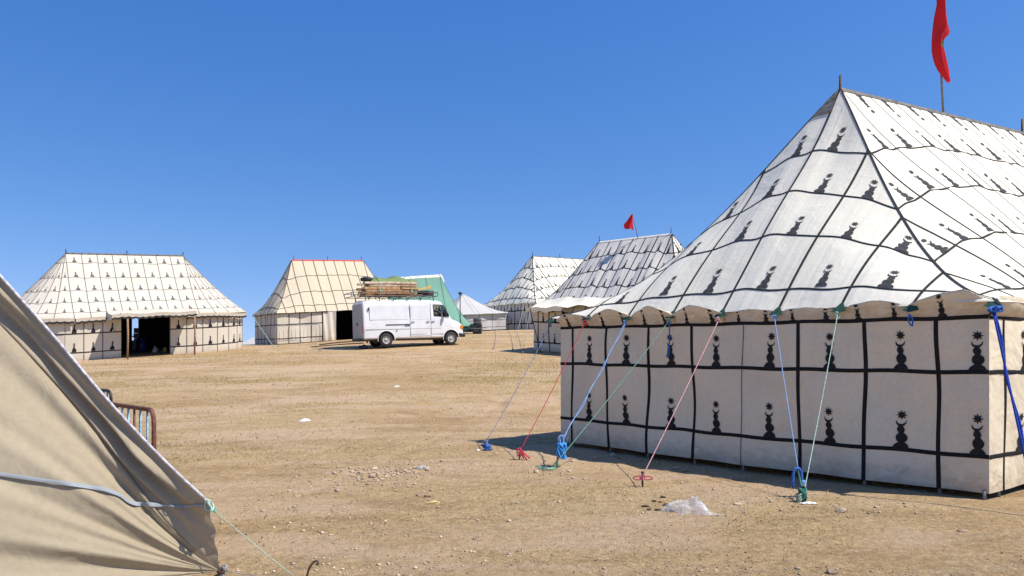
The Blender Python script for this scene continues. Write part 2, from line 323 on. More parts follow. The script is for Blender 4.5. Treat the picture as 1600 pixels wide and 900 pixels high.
    h1 = noise(9, 8, .3, .7); h2 = noise(60, 5, 0, .75); ad = n.nodes.new('ShaderNodeMath'); ad.operation = 'MULTIPLY_ADD'; lk(h2, ad.inputs[0]); ad.inputs[1].default_value = .22; lk(h1, ad.inputs[2])
    bp = n.nodes.new('ShaderNodeBump'); bp.inputs['Strength'].default_value = 1.0; bp.inputs['Distance'].default_value = .07; lk(ad.outputs[0], bp.inputs['Height']); lk(bp.outputs[0], b.inputs['Normal'])
    me.materials.append(m); o = bpy.data.objects.new('ground', me); COL.objects.link(o); tag(o, 'dusty tan earth field with patches of dry grass', None, None, 'structure')
build_ground()
# ------------------------------------------------------------------ hip-roofed tents
class Hip:
    """A: plan point under the ridge end, d: ridge direction, e: direction across (may be a little skewed)"""
    def __init__(s, A, d, e, Lr, a0, a1, b, he, z0, z1, sagc, sagR=2.4, lift=.08, over=.14, wr=.012, seed=0, ripple=0.0, wiggle=0.0):
        s.A = np.array(A, float); s.d = np.array(d, float) / np.hypot(*d); s.e = np.array(e, float) / np.hypot(*e)
        s.Lr, s.a0, s.a1, s.b, s.he, s.z0, s.z1, s.sagc, s.sagR, s.lift, s.over, s.wr, s.seed = Lr, a0, a1, b, he, z0, z1, sagc, sagR, lift, over, wr, seed
        s.ripple = ripple; s.base_e = 0
    def plan(s, x, y): return s.A[0] + s.d[0] * x + s.e[0] * y, s.A[1] + s.d[1] * x + s.e[1] * y
    def base(s, x, y):
        X, Y = s.plan(x, y); return G(X, Y) + s.lift
    def tmax(s, side):
        if side in ('e0', 'e1'): return lambda S: 1 - np.abs(S) / s.b
        return lambda S: np.minimum(1, np.minimum(1 + S / s.a0, 1 - (S - s.Lr) / s.a1))
    def outv(s, side):
        v = {'e0': -s.d, 'e1': s.d, 's+': s.e, 's-': -s.e}[side]; return np.array([v[0], v[1], 0.9])
    def wallout(s, side):
        v = {'e0': -s.d, 'e1': s.d, 's+': s.e, 's-': -s.e}[side]
        if side in ('e0', 'e1'):
            p = np.array([s.e[1], -s.e[0]]); v = p * np.sign(p @ v)
        else:
            p = np.array([s.d[1], -s.d[0]]); v = p * np.sign(p @ v)
        return np.array([v[0], v[1], 0.0])
    def slope_len(s, side): return math.hypot({'e0': s.a0, 'e1': s.a1}.get(side, s.b), s.z0 - s.he - float(s.base(0, 0)))
    def roof(s, side):
        def fn(S, T):
            S = np.asarray(S, float); T = np.asarray(T, float)
            if side == 'e0': x, y = -s.a0 * (1 - T), S; dist = s.b * (1 - T) - np.abs(S)
            elif side == 'e1': x, y = s.Lr + s.a1 * (1 - T), S; dist = s.b * (1 - T) - np.abs(S)
            else:
                x = S; y = (s.b if side == 's+' else -s.b) * (1 - T)
                dist = np.minimum(S + s.a0 * (1 - T), s.Lr + s.a1 * (1 - T) - S)
            ze = s.base(x, y) + s.he; zr = s.z0 + (s.z1 - s.z0) * np.clip(x / s.Lr, 0, 1)
            Tc = np.clip(T, 0, 1); sg = s.sagc * Tc * (1 - Tc) ** 1.4
            f = np.clip(1 - dist / s.sagR, 0, 1) ** 2
            z = ze + (zr - ze) * T - sg * f - 0.03 * s.sagc * Tc * (1 - Tc)
            z = z + s.wr * (np.sin(S * 8.3 + 1.5 * np.sin(S * 3 + s.seed)) * np.clip(T * 3, 0, 1) + .8 * np.sin(S * 4.3 + T * 4 + s.seed)) * np.clip(dist * 3, 0, 1) * np.clip((1 - T) * 8, 0, 1)
            z = z + s.ripple * np.sin(S * 34 + 1.3 * np.sin(S * 11)) * np.clip(dist * 4, 0, 1) * np.clip((1 - T) * 8, 0, 1)
            X, Y = s.plan(x, y); return np.stack([X, Y, z], -1)
        return fn
    def wall(s, side, bow=0.0, inset=0.1):
        o = s.wallout(side); hl = s.b if side in ('e0', 'e1') else (s.Lr + s.a0 + s.a1) / 2; mid = 0 if side in ('e0', 'e1') else (s.Lr + s.a1 - s.a0) / 2
        def fn(S, Z):
            S = np.asarray(S, float); Z = np.asarray(Z, float); q = (S - mid) / hl; S2 = mid + (S - mid) * (hl - inset) / hl
            if side == 'e0': x, y = -s.a0 + inset + 0 * S2, S2
            elif side == 'e1': x, y = s.Lr + s.a1 - inset + 0 * S2, S2
            else: x, y = S2, (s.b - inset) * (1 if side == 's+' else -1) + 0 * S2
            X, Y = s.plan(x, y); k = bow * np.clip(1 - q * q, 0, 1)
            tp = np.clip((1 - np.abs(q)) * hl * 2, 0, 1); wv = tp * (.026 * np.sin(S * 3.6 + Z * 1.9 + s.seed) + .012 * np.sin(S * 7.3 - Z * 4.1) + .045 * np.sin(np.clip(Z / 2, 0, 1) * math.pi) * np.sin(S * 1.9 + s.seed * 2))
            return np.stack([X + o[0] * (k + wv), Y + o[1] * (k + wv), s.base(x, y) + Z], -1)
        return fn
def seam_list(s, side, W):
    if side in ('e0', 'e1'):
        n = max(2, 2 * round(s.b / W)); return np.linspace(-s.b, s.b, n + 1)
    k0 = max(2, round(s.b / W)); ridge = np.linspace(0, s.Lr, max(1, round(s.Lr / W)) + 1)
    return np.concatenate([np.linspace(-s.a0, 0, k0 + 1)[:-1], ridge, np.linspace(s.Lr, s.Lr + s.a1, k0 + 1)[1:]])
def hip_tent(T, name, label, group, W, rings, mats, detail, mot_h, wall_h=(.41, 1.37, 2.0), wall_mats=None, tape=.045, thin=('s+',), skip=None, motif_sides=(), wall_motifs=(), shape=MOT, cat='tent', apex_cap=True, ridge_mat=None, bow=None, off=.005, wall_off={}, flap=True, ridge_w=.12, wall_tape=.05, feet=True, toprow=True, motifs=True, thin_walls=()):
    A = T.A; root = thing(name, (A[0], A[1], float(G(A[0], A[1]))), label, cat, group)
    rm, mm, tm = mats; wm, wmm, wtm = wall_mats; info = {'root': root, 'panels': {}, 'walls': {}}
    bow = bow or {}; skip = skip or {}
    for side in ('e0', 's+', 'e1', 's-'):
        fn = T.roof(side); tm_f = T.tmax(side); out = T.outv(side); seams = seam_list(T, side, W); SL = T.slope_len(side)
        ov = -T.over / SL; front = side in motif_sides
        for i in range(len(seams) - 1):
            a, c = seams[i], seams[i + 1]
            p = shell('roof_panel', fn, a, c, 13 if front else 5, detail if front else 8, tm_f, rm, root, t0=ov); info['panels'][(side, i)] = p
            if front and motifs:
                mid = (a + c) / 2
                for r in [0.0] * 0 + list(rings) + ([.985] if toprow and side in thin else []):
                    tmx = float(tm_f(np.array(mid))); hh = mot_h * random.uniform(.92, 1.06); ss = mid + random.uniform(-.05, .05) * W
                    if r > .95: hh *= -1
                    elif abs(hh) / SL + r > tmx - .06: ss += (.16 * W if float(tm_f(np.array(mid + .05))) > tmx else -.16 * W); tmx = float(tm_f(np.array(ss)))
                    if abs(hh) / SL + r < tmx - .005 or r > .95 and tmx > .99:
                        motif('motif', fn, ss, r + .006, hh, SL, out, mm, p, shape=shape, off=off, lean=random.uniform(-.06, .06))
        for i, sm in enumerate(seams):
            tx = float(tm_f(np.array(sm)))
            if tx < .03 or not (front or i % 2 == 0): continue
            t_ = np.linspace(ov, tx, 24); isthin = side in thin and 0 <= sm <= T.Lr
            ribbon('seam_tape', fn, np.full(24, sm), t_, tape * (.35 if isthin else 1), off, out, M['thin'] if isthin else tm, root)
        for r in rings:
            if not front: continue
            lim = (T.b * (1 - r) if side in ('e0', 'e1') else None)
            lo, hi = (-lim, lim) if lim else (-T.a0 * (1 - r), T.Lr + T.a1 * (1 - r)); n = 60
            S = np.linspace(lo, hi, n); Tt = r + (.004 * np.sin(S * 2 * math.pi / W + random.uniform(0, 6)) + .0035 * np.sin(S * 2.3 + r * 20)) * np.clip((hi - S) * 2, 0, 1) * np.clip((S - lo) * 2, 0, 1)
            ribbon('ring_tape', fn, S, Tt, tape * .9, off * 1.2, out, tm, root)
    # hips and ridge
    for (sd1, sg) in (('e0', 1), ('e0', -1), ('e1', 1), ('e1', -1)):
        fn = T.roof(sd1); t_ = np.linspace(-.02, 1, 40); P = fn(sg * T.b * (1 - t_), t_); hw = tape * .62
        lat = np.array([*(T.e * -sg), 0]); lon = np.array([*(T.d * (1 if sd1 == 'e0' else -1)), 0]); up = np.array([0, 0, .012 + off])
        k = np.clip((1 - t_) * 6, .15, 1)[:, None]
        fo = T.roof('s+' if sg > 0 else 's-'); xs_ = (-T.a0 * (1 - t_) if sd1 == 'e0' else T.Lr + T.a1 * (1 - t_))
        eps = hw
        Q1 = fn(sg * np.maximum(T.b * (1 - t_) - eps, 0), t_); Q2 = fo(xs_ + (eps if sd1 == 'e0' else -eps), t_)
        V = np.concatenate([Q1 + up * .7, P + up, Q2 + up * .7]); m = len(P)
        mobj('hip_tape', V, [(r * m + i, r * m + i + 1, (r + 1) * m + i + 1, (r + 1) * m + i) for r in range(2) for i in range(m - 1)], tm, root)
    xs_ = np.linspace(-.05, T.Lr + .05, 40); mb = []
    for (yy, dz) in ((-ridge_w, 0), (-.03, .0), (0, .012), (.03, 0), (ridge_w, 0)):
        fo = T.roof('s+' if yy >= 0 else 's-'); P = fo(np.clip(xs_, 0, T.Lr), np.full(40, 1 - abs(yy) / T.b)); P[:, 2] += .016 + dz; mb.append(P)
    mobj('ridge_band', np.concatenate(mb), [(r * 40 + i, r * 40 + i + 1, (r + 1) * 40 + i + 1, (r + 1) * 40 + i) for r in range(4) for i in range(39)], ridge_mat or M['cap'], root)
    # walls
    zl, zm, zt = wall_h
    for side in ('e0', 's+', 'e1', 's-'):
        fn = T.wall(side, bow.get(side, 0)); out = T.wallout(side); hl0, hl1 = (-T.b, T.b) if side in ('e0', 'e1') else (-T.a0, T.Lr + T.a1)
        o0 = wall_off.get(side, W); ss = [hl0]; x = hl0 + o0
        while x < hl1 - .1: ss.append(x); x += W
        ss.append(hl1); front = side in motif_sides or side in wall_motifs
        for i in range(len(ss) - 1):
            mid = (ss[i] + ss[i + 1]) / 2
            if side in skip and skip[side][0] < mid < skip[side][1]: continue
            full = lambda S: np.full_like(S, zt if front else T.he)
            p = shell('wall_panel', fn, ss[i], ss[i + 1], 8 if front else 3, 22 if front else 5, full, wm, root); info['walls'][(side, i)] = p
            if front and side in wall_motifs:
                if ss[i + 1] - ss[i] > W * .9: cen = mid
                elif i == 0: cen = ss[1] - W / 2
                else: cen = ss[i] + W / 2
                if hl0 + .12 < cen < hl1 + .02:
                    for z_ in (zl, zm): motif('motif', fn, min(cen, hl1 - .10), z_, mot_h * random.uniform(.97, 1.03), 1.0, out, wmm, p, shape=shape, off=off + .002)
            if front and 0 < i:
                z_ = np.linspace(-.005, zt, 20); ribbon('seam_tape', fn, np.full(20, ss[i]) + .008 * np.sin(z_ * 5 + i), z_, wall_tape * (.3 if (side, i) in thin_walls else 1), off, out, M['thin'] if (side, i) in thin_walls else wtm, root)
            if feet and front:
                X, Y, Z = fn(np.array(ss[i]), np.array(0.0)); MB().tube([(X - out[0] * .05, Y - out[1] * .05, Z + .04), (X - out[0] * .05, Y - out[1] * .05, float(G(X, Y)) - .05)], .021, 8).out('pole_foot', M['pole'], root, smooth=True)
        if front:
            segs = [(hl0, hl1)] if side not in skip else [(hl0, max([v for v in ss if v <= skip[side][0] + .3])), (min([v for v in ss if v >= skip[side][1] - .3]), hl1)]
            for (q0, q1) in segs:
                if q1 - q0 < .1: continue
                for z_ in (zl, zm, zt):
                    S = np.linspace(q0, q1, 70); ribbon('wall_tape', fn, S, np.full(70, z_) + .006 * np.sin(S * 6), wall_tape, off * 1.3, out, wtm, root)
            if flap:
                for i in range(len(ss) - 1):
                    mid = (ss[i] + ss[i + 1]) / 2
                    if side in skip and skip[side][0] < mid < skip[side][1]: continue
                    shell('eave_flap', flapfn(T, fn, out, zt), ss[i], ss[i + 1], 9, 8, lambda S: np.full_like(S, 1.0), wm, root)
    return info
def flapfn(T, fn, out, zt):
    def g(S, V):
        P = fn(S, zt + V * (T.he - zt + .02)); k = .05 * np.sin(np.pi * np.clip(V, 0, 1) * .8); return P + out * k[..., None]
    return g
def ridge_pole(root, T, x, h, r=.025, mat=None, knob=False):
    P = T.roof('s+')(np.array(float(np.clip(x, 0, T.Lr))), np.array(1.0)); mb = MB().tube([P + [0, 0, -.3], P + [0, 0, h]], r, 8)
    return mb.out('ridge_pole', mat or M['black'], root, smooth=True), P

# --- near white marquee on the right
dA = (.804, .595); eA = (.674, -.739)
TR = Hip((5.53, 12.94), dA, eA, 11.25, 3.084, 3.4, 3.46, 2.19, 6.05, 6.05 + .072 * 11.25, 3.2, sagR=2.5, wr=.014, over=.03)
WR = .866; RINGS = (.075, .305, .53, .735)
infoR = hip_tent(TR, 'marquee_tent', 'large white marquee at right, nearest of those with black star motifs', None, WR, RINGS, (M['white'], M['roofmotif'], M['rooftape']), 40, .50, off=.008,
    wall_mats=(M['wallwhite'], M['motif'], M['tape']), motif_sides=('e0', 's+'), wall_motifs=('e0', 's+'), bow={'e0': .10}, wall_off={'e0': .36 * WR, 's+': .444 * WR}, flap=False, thin_walls={('e0', 5)}, ridge_w=.055, tape=.038)
rootR = infoR['root']
# dark weathered cap sewn over the ridge end
fnE = TR.roof('e0'); 
S_, K_ = np.meshgrid(np.linspace(-1, 1, 9), np.linspace(0, 1, 7), indexing='ij'); Tt = .905 + .094 * K_ ; Sx = (S_ * .52 - .46) * TR.b * (1 - Tt)
Tt2 = Tt + 0.0 * S_; P_ = fnE(Sx - .0, Tt2) + normals(fnE, Sx, np.minimum(Tt2, .985), TR.outv('e0')) * .02
mobj('apex_cap', P_.reshape(-1, 3), grid_faces(9, 7), M['cap'], rootR)
for x_, h_ in ((0, .22), (7.5, .30), (11.25, .25)):
    ridge_pole(rootR, TR, x_, h_, .022, M['iron'])
# billowing top flaps of the end wall, tied up under the roof edge
fw = TR.wall('e0', .10); owR = TR.wallout('e0'); ties = np.linspace(-TR.b, TR.b, 9)
def flapR(i):
    a, c = ties[i], ties[i + 1]; pk = (.08, .13, .15, .13, .04, .03, .08, .16)[i]; bl = (.17, .19, .18, .17, .05, .05, .10, .17)[i]; ce = (.35, .55, .5, .45, .5, .5, .6, .75)[i]
    def g(S, V):
        f = np.clip((S - a) / (c - a), 0, 1); h = np.where(f < ce, f / ce, (1 - f) / (1 - ce)); sn = h * (2 - h) * .6 + h * .4
        Vu = np.minimum(V / .82, 1); fold = np.clip((V - .82) / .18, 0, 1)
        P = fw(S, 2.0 + Vu * (.16 + pk * sn) - fold * .02); k = bl * Vu ** 1.3 * (.35 + .65 * sn) + .014 * np.sin(S * 23 + 2 * V) * Vu + .02 * np.sin(S * 7 + i) * Vu - fold * .16
        return P + owR * k[..., None]
    return g
for i in range(8):
    g = flapR(i); p = shell('eave_flap', g, ties[i], ties[i + 1], 17, 12, lambda S: np.full_like(S, 1.0), M['wallwhite'], rootR)
    for ff in ((.28, .8) if i < 7 else (.45,)):
        motif('motif', g, ties[i] + ff * (ties[i + 1] - ties[i]), .03, .26, .32, owR, M['motif'], p, off=.006)
    # top edge of the flap folded back under the roof
fs_ = TR.wall('s+'); outS = TR.wallout('s+')
def flapS(S, V): 
    P = fs_(S, 2.0 + V * .24); return P + outS * (.10 * np.sin(np.pi * np.clip(V, 0, 1) * .6))[..., None]
for i in range(6):
    a = -TR.a0 + i * WR; shell('eave_flap', flapS, a, a + WR, 8, 8, lambda S: np.full_like(S, 1.0), M['wallwhite'], rootR)
def roof_tie(T, side, s_, parent):
    fn = T.roof(side); out = T.outv(side); V = []; SL = T.slope_len(side)
    S = np.array([-.10, 0, .10, 0]) + s_; Tt = np.array([-.11, -.14, -.11, .06]) / SL
    P = fn(S, Tt) + normals(fn, S, Tt, out) * .012; mobj('tie_patch', P, [(0, 1, 3), (1, 2, 3)], M['dgreen'], parent); return fn(np.array(s_), np.array(-.15 / SL)) + np.array([0, 0, -.01])
TIE = [roof_tie(TR, 'e0', t_, rootR) for t_ in ties]
# --- second white marquee, its long side towards the camera
d2 = (.72, -.69); e2 = (-.69, -.72)
T2 = Hip((4.2, 37.2), d2, e2, 4.1, 1.9, 2.2, 2.8, 2.0, 6.95, 6.92, 1.7, sagR=1.8, wr=.03, over=.15, seed=2, ripple=.012, lift=.02)
info2 = hip_tent(T2, 'marquee_tent', 'grey-white marquee with a raised door canopy, behind the near right marquee', None, .72, (.08, .31, .54, .77), (M['greywhite'], M['motif'], M['tape']), 20, .46,
    wall_mats=(M['wallwhite'], M['motif'], M['tape']), motif_sides=('s+', 'e1', 'e0'), wall_motifs=('s+', 'e0'), shape=MOTS, tape=.05, thin=(), off=.012, skip={'s+': (.1, 2.3)}, ridge_mat=M['greywhite'], ridge_w=.06, wall_tape=.06, wall_off={'s+': .3})
for x_ in (.05, 4.05): ridge_pole(info2['root'], T2, x_, .28, .02)
# raised canopy over its door
fc = T2.roof('s+'); oc = np.array([*e2, 0.0])
def canopy(S, V):
    P0 = fc(S, np.full_like(S, .15)); f = np.clip((S + 1.75) / 6.3, 0, 1); P1 = fc(S, np.full_like(S, 0.0)) + oc * .55 + np.stack([0 * S, 0 * S, -.02 + .34 * f ** 1.5 + .03 * np.sin(S * 5)], -1); v = np.asarray(V)[..., None]
    return P0 * (1 - v) + P1 * v + np.stack([0 * S, 0 * S, .05 - .10 * np.sin(np.pi * V)], -1)
shell('door_canopy', canopy, -1.75, 4.6, 40, 10, lambda S: np.full_like(S, 1.0), M['white'], info2['root'])
def canopy_drop(S, V):
    P = canopy(S, np.ones_like(S)); return P + np.stack([0 * S, 0 * S, -V * (.20 + .03 * np.sin(S * 9))], -1) - oc * (V * .06)[..., None]
shell('canopy_edge', canopy_drop, -1.75, .55, 24, 5, lambda S: np.full_like(S, 1.0), M['white'], info2['root'])
for s_, dx_ in ((-1.5, .5), (.5, 0), (3.0, 0)):
    P = canopy(np.array(s_), np.array(.97)); MB().tube([P, (P[0] + dx_, P[1] - dx_ * .8, float(G(P[0], P[1])) - .05)], .022, 6).out('canopy_pole', M['black'], info2['root'])
# --- far white marquee
dF = (.80, .60); eF = (.62, -.785)
T4 = Hip((1.6, 60.0), dF, eF, 5.7, 2.5, 2.5, 3.4, 2.05, 9.15, 9.3, 2.6, sagR=2.2, wr=.02, over=.15, seed=5, ripple=.02, lift=.02)
info4 = hip_tent(T4, 'marquee_tent', 'farthest white marquee with black star motifs, right of the green tent', None, .85, (.08, .31, .54, .77), (M['white'], M['motif'], M['tape']), 16, .48,
    wall_mats=(M['greywhite'], M['motif'], M['tape']), motif_sides=('s+', 'e0'), wall_motifs=('e0',), shape=MOTS, tape=.06, thin=(), off=.018, ridge_w=.05, ridge_mat=M['thin'], wall_tape=.075, wall_off={'e0': .85})
for x_ in (0, 2.8, 5.7): ridge_pole(info4['root'], T4, x_, .3, .025)
# --- cream tent with a red ridge
d3 = (.82, .57); e3 = (.57, -.82)
T3 = Hip((-14.15, 49.3), d3, e3, 4.95, 1.75, 1.9, 2.4, 1.95, 7.55, 7.85, 2.2, sagR=1.9, wr=.012, over=.12, seed=9, lift=.02)
info3 = hip_tent(T3, 'frame_tent', 'cream tent with a red ridge and dark doorway, behind the van', None, .72, (.10, .37, .69), (M['cream'], M['brown'], M['brown']), 18, .4,
    wall_mats=(M['cream2'], M['motif'], M['tape']), motif_sides=('s+', 'e0'), wall_motifs=(), shape=MOTS, tape=.05, thin=(), off=.012, toprow=False, ridge_mat=M['redtape'], ridge_w=.05, wall_tape=.055, skip={'s+': (1.75, 4.5)}, wall_off={'s+': .72}, wall_h=(.3, 1.15, 1.9), motifs=False)
M['shade_sheet'] = flat('shade_black', (.022, .018, .02), .95, var=.4, scale=3, spec=.1)  # near-black colour for added sheets that stand in for shade inside the tents
def shade_sheet(T, root, sides=('e0', 'e1', 's-')):
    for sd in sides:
        fn = T.wall(sd, 0, .35); h0, h1 = (-T.b, T.b) if sd in ('e0', 'e1') else (-T.a0, T.Lr + T.a1); shell('inner_shade_sheet', fn, h0, h1, 12, 5, lambda S: np.full_like(S, T.he - .05), M['shade_sheet'], root)
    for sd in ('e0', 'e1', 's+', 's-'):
        fr = T.roof(sd); h0, h1 = (-T.b, T.b) if sd in ('e0', 'e1') else (-T.a0, T.Lr + T.a1); shell('roof_shade_sheet', lambda S, Tt: fr(S, Tt) - np.array([0, 0, .14]), h0, h1, 24, 8, T.tmax(sd), M['shade_sheet'], root)
shade_sheet(T3, info3['root']); shade_sheet(T2, info2['root'])
for x_ in (.15, 2.4, 4.8): ridge_pole(info3['root'], T3, x_, .28, .02)
# torn-back door flap of the cream tent
f3 = T3.wall('s+'); o3 = T3.wallout('s+')
def flap3(S, V): return f3(S * 1.0, V * 1.85) + o3 * ((.25 * (S - .95) / .8 + .05 * np.sin(S * 16 + V * 2)) * (1 - .3 * V))[..., None]
shell('door_flap', flap3, 1.15, 1.95, 16, 10, lambda S: np.full_like(S, 1.0), M['cream2'], info3['root'])
# --- rounded-end cream marquee on the left
class Capsule:
    def __init__(s, C, d, hl, R, he, zc0, zc1): s.C = np.array(C, float); s.d = np.array(d, float) / np.hypot(*d); s.e = np.array([s.d[1], -s.d[0]]); s.hl, s.R, s.he, s.z0, s.z1 = hl, R, he, zc0, zc1; s.Ls = 2 * hl; s.La = math.pi * R; s.P = 2 * (s.Ls + s.La)
    def plan(s, S, rad):
        S = np.mod(S, s.P); x = np.zeros_like(S); y = np.zeros_like(S); a = S < s.Ls
        x = np.where(a, -s.hl + S, x); y = np.where(a, rad, y)
        q = S - s.Ls; b = (~a) & (q < s.La); an = q / s.R; x = np.where(b, s.hl + rad * np.sin(an), x); y = np.where(b, rad * np.cos(an), y)
        q2 = q - s.La; c = (q >= s.La) & (q2 < s.Ls); x = np.where(c, s.hl - q2, x); y = np.where(c, -rad, y)
        q3 = q2 - s.Ls; dd = (q >= s.La) & (q2 >= s.Ls); an3 = q3 / s.R; x = np.where(dd, -s.hl - rad * np.sin(an3), x); y = np.where(dd, -rad * np.cos(an3), y)
        return x, y
    def world(s, x, y): return s.C[0] + s.d[0] * x + s.e[0] * y, s.C[1] + s.d[1] * x + s.e[1] * y
    def roof(s, S, T):
        S = np.asarray(S, float); T = np.asarray(T, float); x, y = s.plan(S, s.R * (1 - T)); X, Y = s.world(x, y)
        xe, ye = s.plan(S, s.R + 0 * T); XE, YE = s.world(xe, ye); ze = G(XE, YE) + .02 + s.he; zr = s.z0 + (s.z1 - s.z0) * np.clip((x + s.hl) / s.Ls, 0, 1)
        Tc = np.clip(T, 0, 1); z = ze + (zr - ze) * T - (zr - ze) * .30 * Tc * (1 - Tc) ** 1.3 + .012 * np.sin(S * 7.1) * Tc * (1 - Tc) * 4
        return np.stack([X, Y, z], -1)
    def wall(s, S, Z):
        S = np.asarray(S, float); Z = np.asarray(Z, float); x, y = s.plan(S, s.R - .1 + .02 * np.sin(S * 5) + 0 * Z); X, Y = s.world(x, y); return np.stack([X, Y, G(X, Y) + .0 + Z], -1)
C1 = (-.5015 * 40.2, 40.2)
T1 = Capsule(C1, (.80, .60), 2.8, 3.15, 2.05, 6.57, 6.87)
root1 = thing('marquee_tent', (C1[0], C1[1], float(G(*C1))), 'cream round-ended marquee with an open dark doorway, leftmost of the far tents', 'tent')
def out1(S): 
    a = T1.roof(np.array(S), np.array(0.0)); b = T1.roof(np.array(S), np.array(.3)); v = a - b; v[2] = .8; return v
seams1 = list(np.linspace(0, T1.Ls, 9)[:-1]) + list(T1.Ls + np.linspace(0, T1.La, 13)[:-1]) + list(T1.Ls + T1.La + np.linspace(0, T1.Ls, 9)[:-1]) + list(2 * T1.Ls + T1.La + np.linspace(0, T1.La, 13)[:-1])
seams1.append(T1.P); SL1 = 5.1; rings1 = (.085, .27, .46, .655, .865)
one = lambda v: (lambda S: np.full_like(S, v))
M['t1mot'] = flat('faded_grey_applique', (.13, .125, .12), .9, var=.3, spec=.2)
for i in range(len(seams1) - 1):
    a, c = seams1[i], seams1[i + 1]; p = shell('roof_panel', T1.roof, a, c - 1e-4, 5, 16, one(.995), M['cream2'], root1, t0=-.03); mid = (a + c) / 2
    vis = mid < T1.Ls + T1.La * .62 or mid > 2 * T1.Ls + T1.La + T1.La * .42; straight = mid < T1.Ls
    if vis:
        for r in rings1:
            if straight or r < .7: motif('motif', T1.roof, mid, r + .01, .36, SL1, out1(mid), M['t1mot'], p, shape=VASE, off=.012, wscale=1.0 if straight else .75 / (1 - r * .75))
        t_ = np.linspace(-.02, .99, 20); ribbon('seam_tape', T1.roof, np.full(20, a + 1e-3), t_, .035, .012, out1(a + .01), M['thin'], root1)
for r in rings1:
    for q0, q1 in ((0, T1.Ls), (T1.Ls, T1.Ls + T1.La * .62), (2 * T1.Ls + T1.La * 1.42, T1.P)):
        for k in range(3):
            b0 = q0 + (q1 - q0) * k / 3; b1 = q0 + (q1 - q0) * (k + 1) / 3; S = np.linspace(b0, b1 - 1e-3, 14); ribbon('ring_tape', T1.roof, S, np.full(14, r) + .006 * np.sin(S * 6), .03, .012, out1((b0 + b1) / 2), M['thin'], root1)
xr = np.linspace(0, T1.Ls, 20); Pr = T1.roof(xr, np.full(20, 1.0)); MB().tube(Pr + [0, 0, .0], .05, 8).out('ridge_band', M['cap'], root1, smooth=True)
for x_ in (.02, T1.Ls / 2, T1.Ls - .02):
    P = T1.roof(np.array(x_), np.array(1.0)); MB().tube([P, P + [0, 0, .22]], .022, 6).out('ridge_pole', M['black'], root1)
# valance with scalloped dark hem
def val1(S, V):
    P = T1.roof(S, np.full_like(S, -.03)); sc_ = .06 * np.abs(np.sin(S * math.pi / .30)); return P + np.stack([0 * S, 0 * S, -V * (.20 + sc_) + .05 * np.sin(S * 1.3)], -1)
def val2(S, V): P = val1(S, .62 + .40 * V); o = P - np.array([*T1.world(0, 0), 0]); o[..., 2] = 0; o /= np.linalg.norm(o, axis=-1, keepdims=True); return P + o * .012
for (q0, q1) in ((0.05, 1.3), (4.95, T1.Ls + T1.La * .8), (2 * T1.Ls + T1.La * 1.3, T1.P - .01)):
    n_ = int((q1 - q0) / .04); shell('valance', val1, q0, q1, n_, 4, one(1.0), M['cream2'], root1); shell('valance_hem', val2, q0, q1, n_, 3, one(1.0), M['rooftape'], root1)
# walls, leaving the doorway and a gap in the back
DOOR = (T1.hl - .80, T1.hl + 1.42)
ws1 = [DOOR[0] - .8 * k for k in range(0, 4)][::-1] + [DOOR[1] + .8 * k for k in range(0, 2)] + list(DOOR[1] + 1.6 + np.arange(0, 26) * .8)
ws1 = [v for v in ws1 if v < T1.P - 1.0 + ws1[0]]; ws1 = sorted(ws1); ws1.append(ws1[0] + T1.P)
for i in range(len(ws1) - 1):
    a, c = ws1[i], ws1[i + 1]; mid = ((a + c) / 2) % T1.P
    if DOOR[0] < mid < DOOR[1]: continue
    xb, yb = T1.plan(np.array(mid), T1.R); back = T1.Ls + T1.La < mid < 2 * T1.Ls + T1.La
    px_ = None
    X, Y = T1.world(*T1.plan(np.array(mid), np.array(T1.R)))
    pxc = 800 + X / Y * F
    if back and 180 < pxc < 216:
        shell('wall_panel', T1.wall, a, a + (c - a) * .18, 3, 5, one(2.0), M['cream2'], root1); shell('wall_panel', T1.wall, a + (c - a) * .62, c, 3, 5, one(2.0), M['cream2'], root1)
        shell('wall_panel', T1.wall, a + (c - a) * .18, a + (c - a) * .62, 3, 3, one(.55), M['cream2'], root1); continue
    vis = mid < T1.Ls + T1.La * .6 or mid > 2 * T1.Ls + T1.La * 1.4
    p = shell('wall_panel', T1.wall, a, c, 6, 10, one(2.0), M['cream2'], root1)
    if vis:
        o = T1.wall(np.array(mid), np.array(1.0)) - np.array([*T1.world(*T1.plan(np.array(mid), np.array(1.0))), 0]); o[2] = 0
        for z_ in (.42, 1.30): motif('motif', T1.wall, (a + c) / 2, z_, .42, 1.0, o, M['motif'], p, shape=VASE, off=.015, wscale=.9)
        z_ = np.linspace(0, 2, 8); ribbon('seam_tape', T1.wall, np.full(8, a), z_, .045, .015, o, M['thin'], root1)
        for z_ in (.38, 1.27): ribbon('wall_tape', T1.wall, np.linspace(a, c, 10), np.full(10, z_), .05, .017, o, M['tape'], root1)
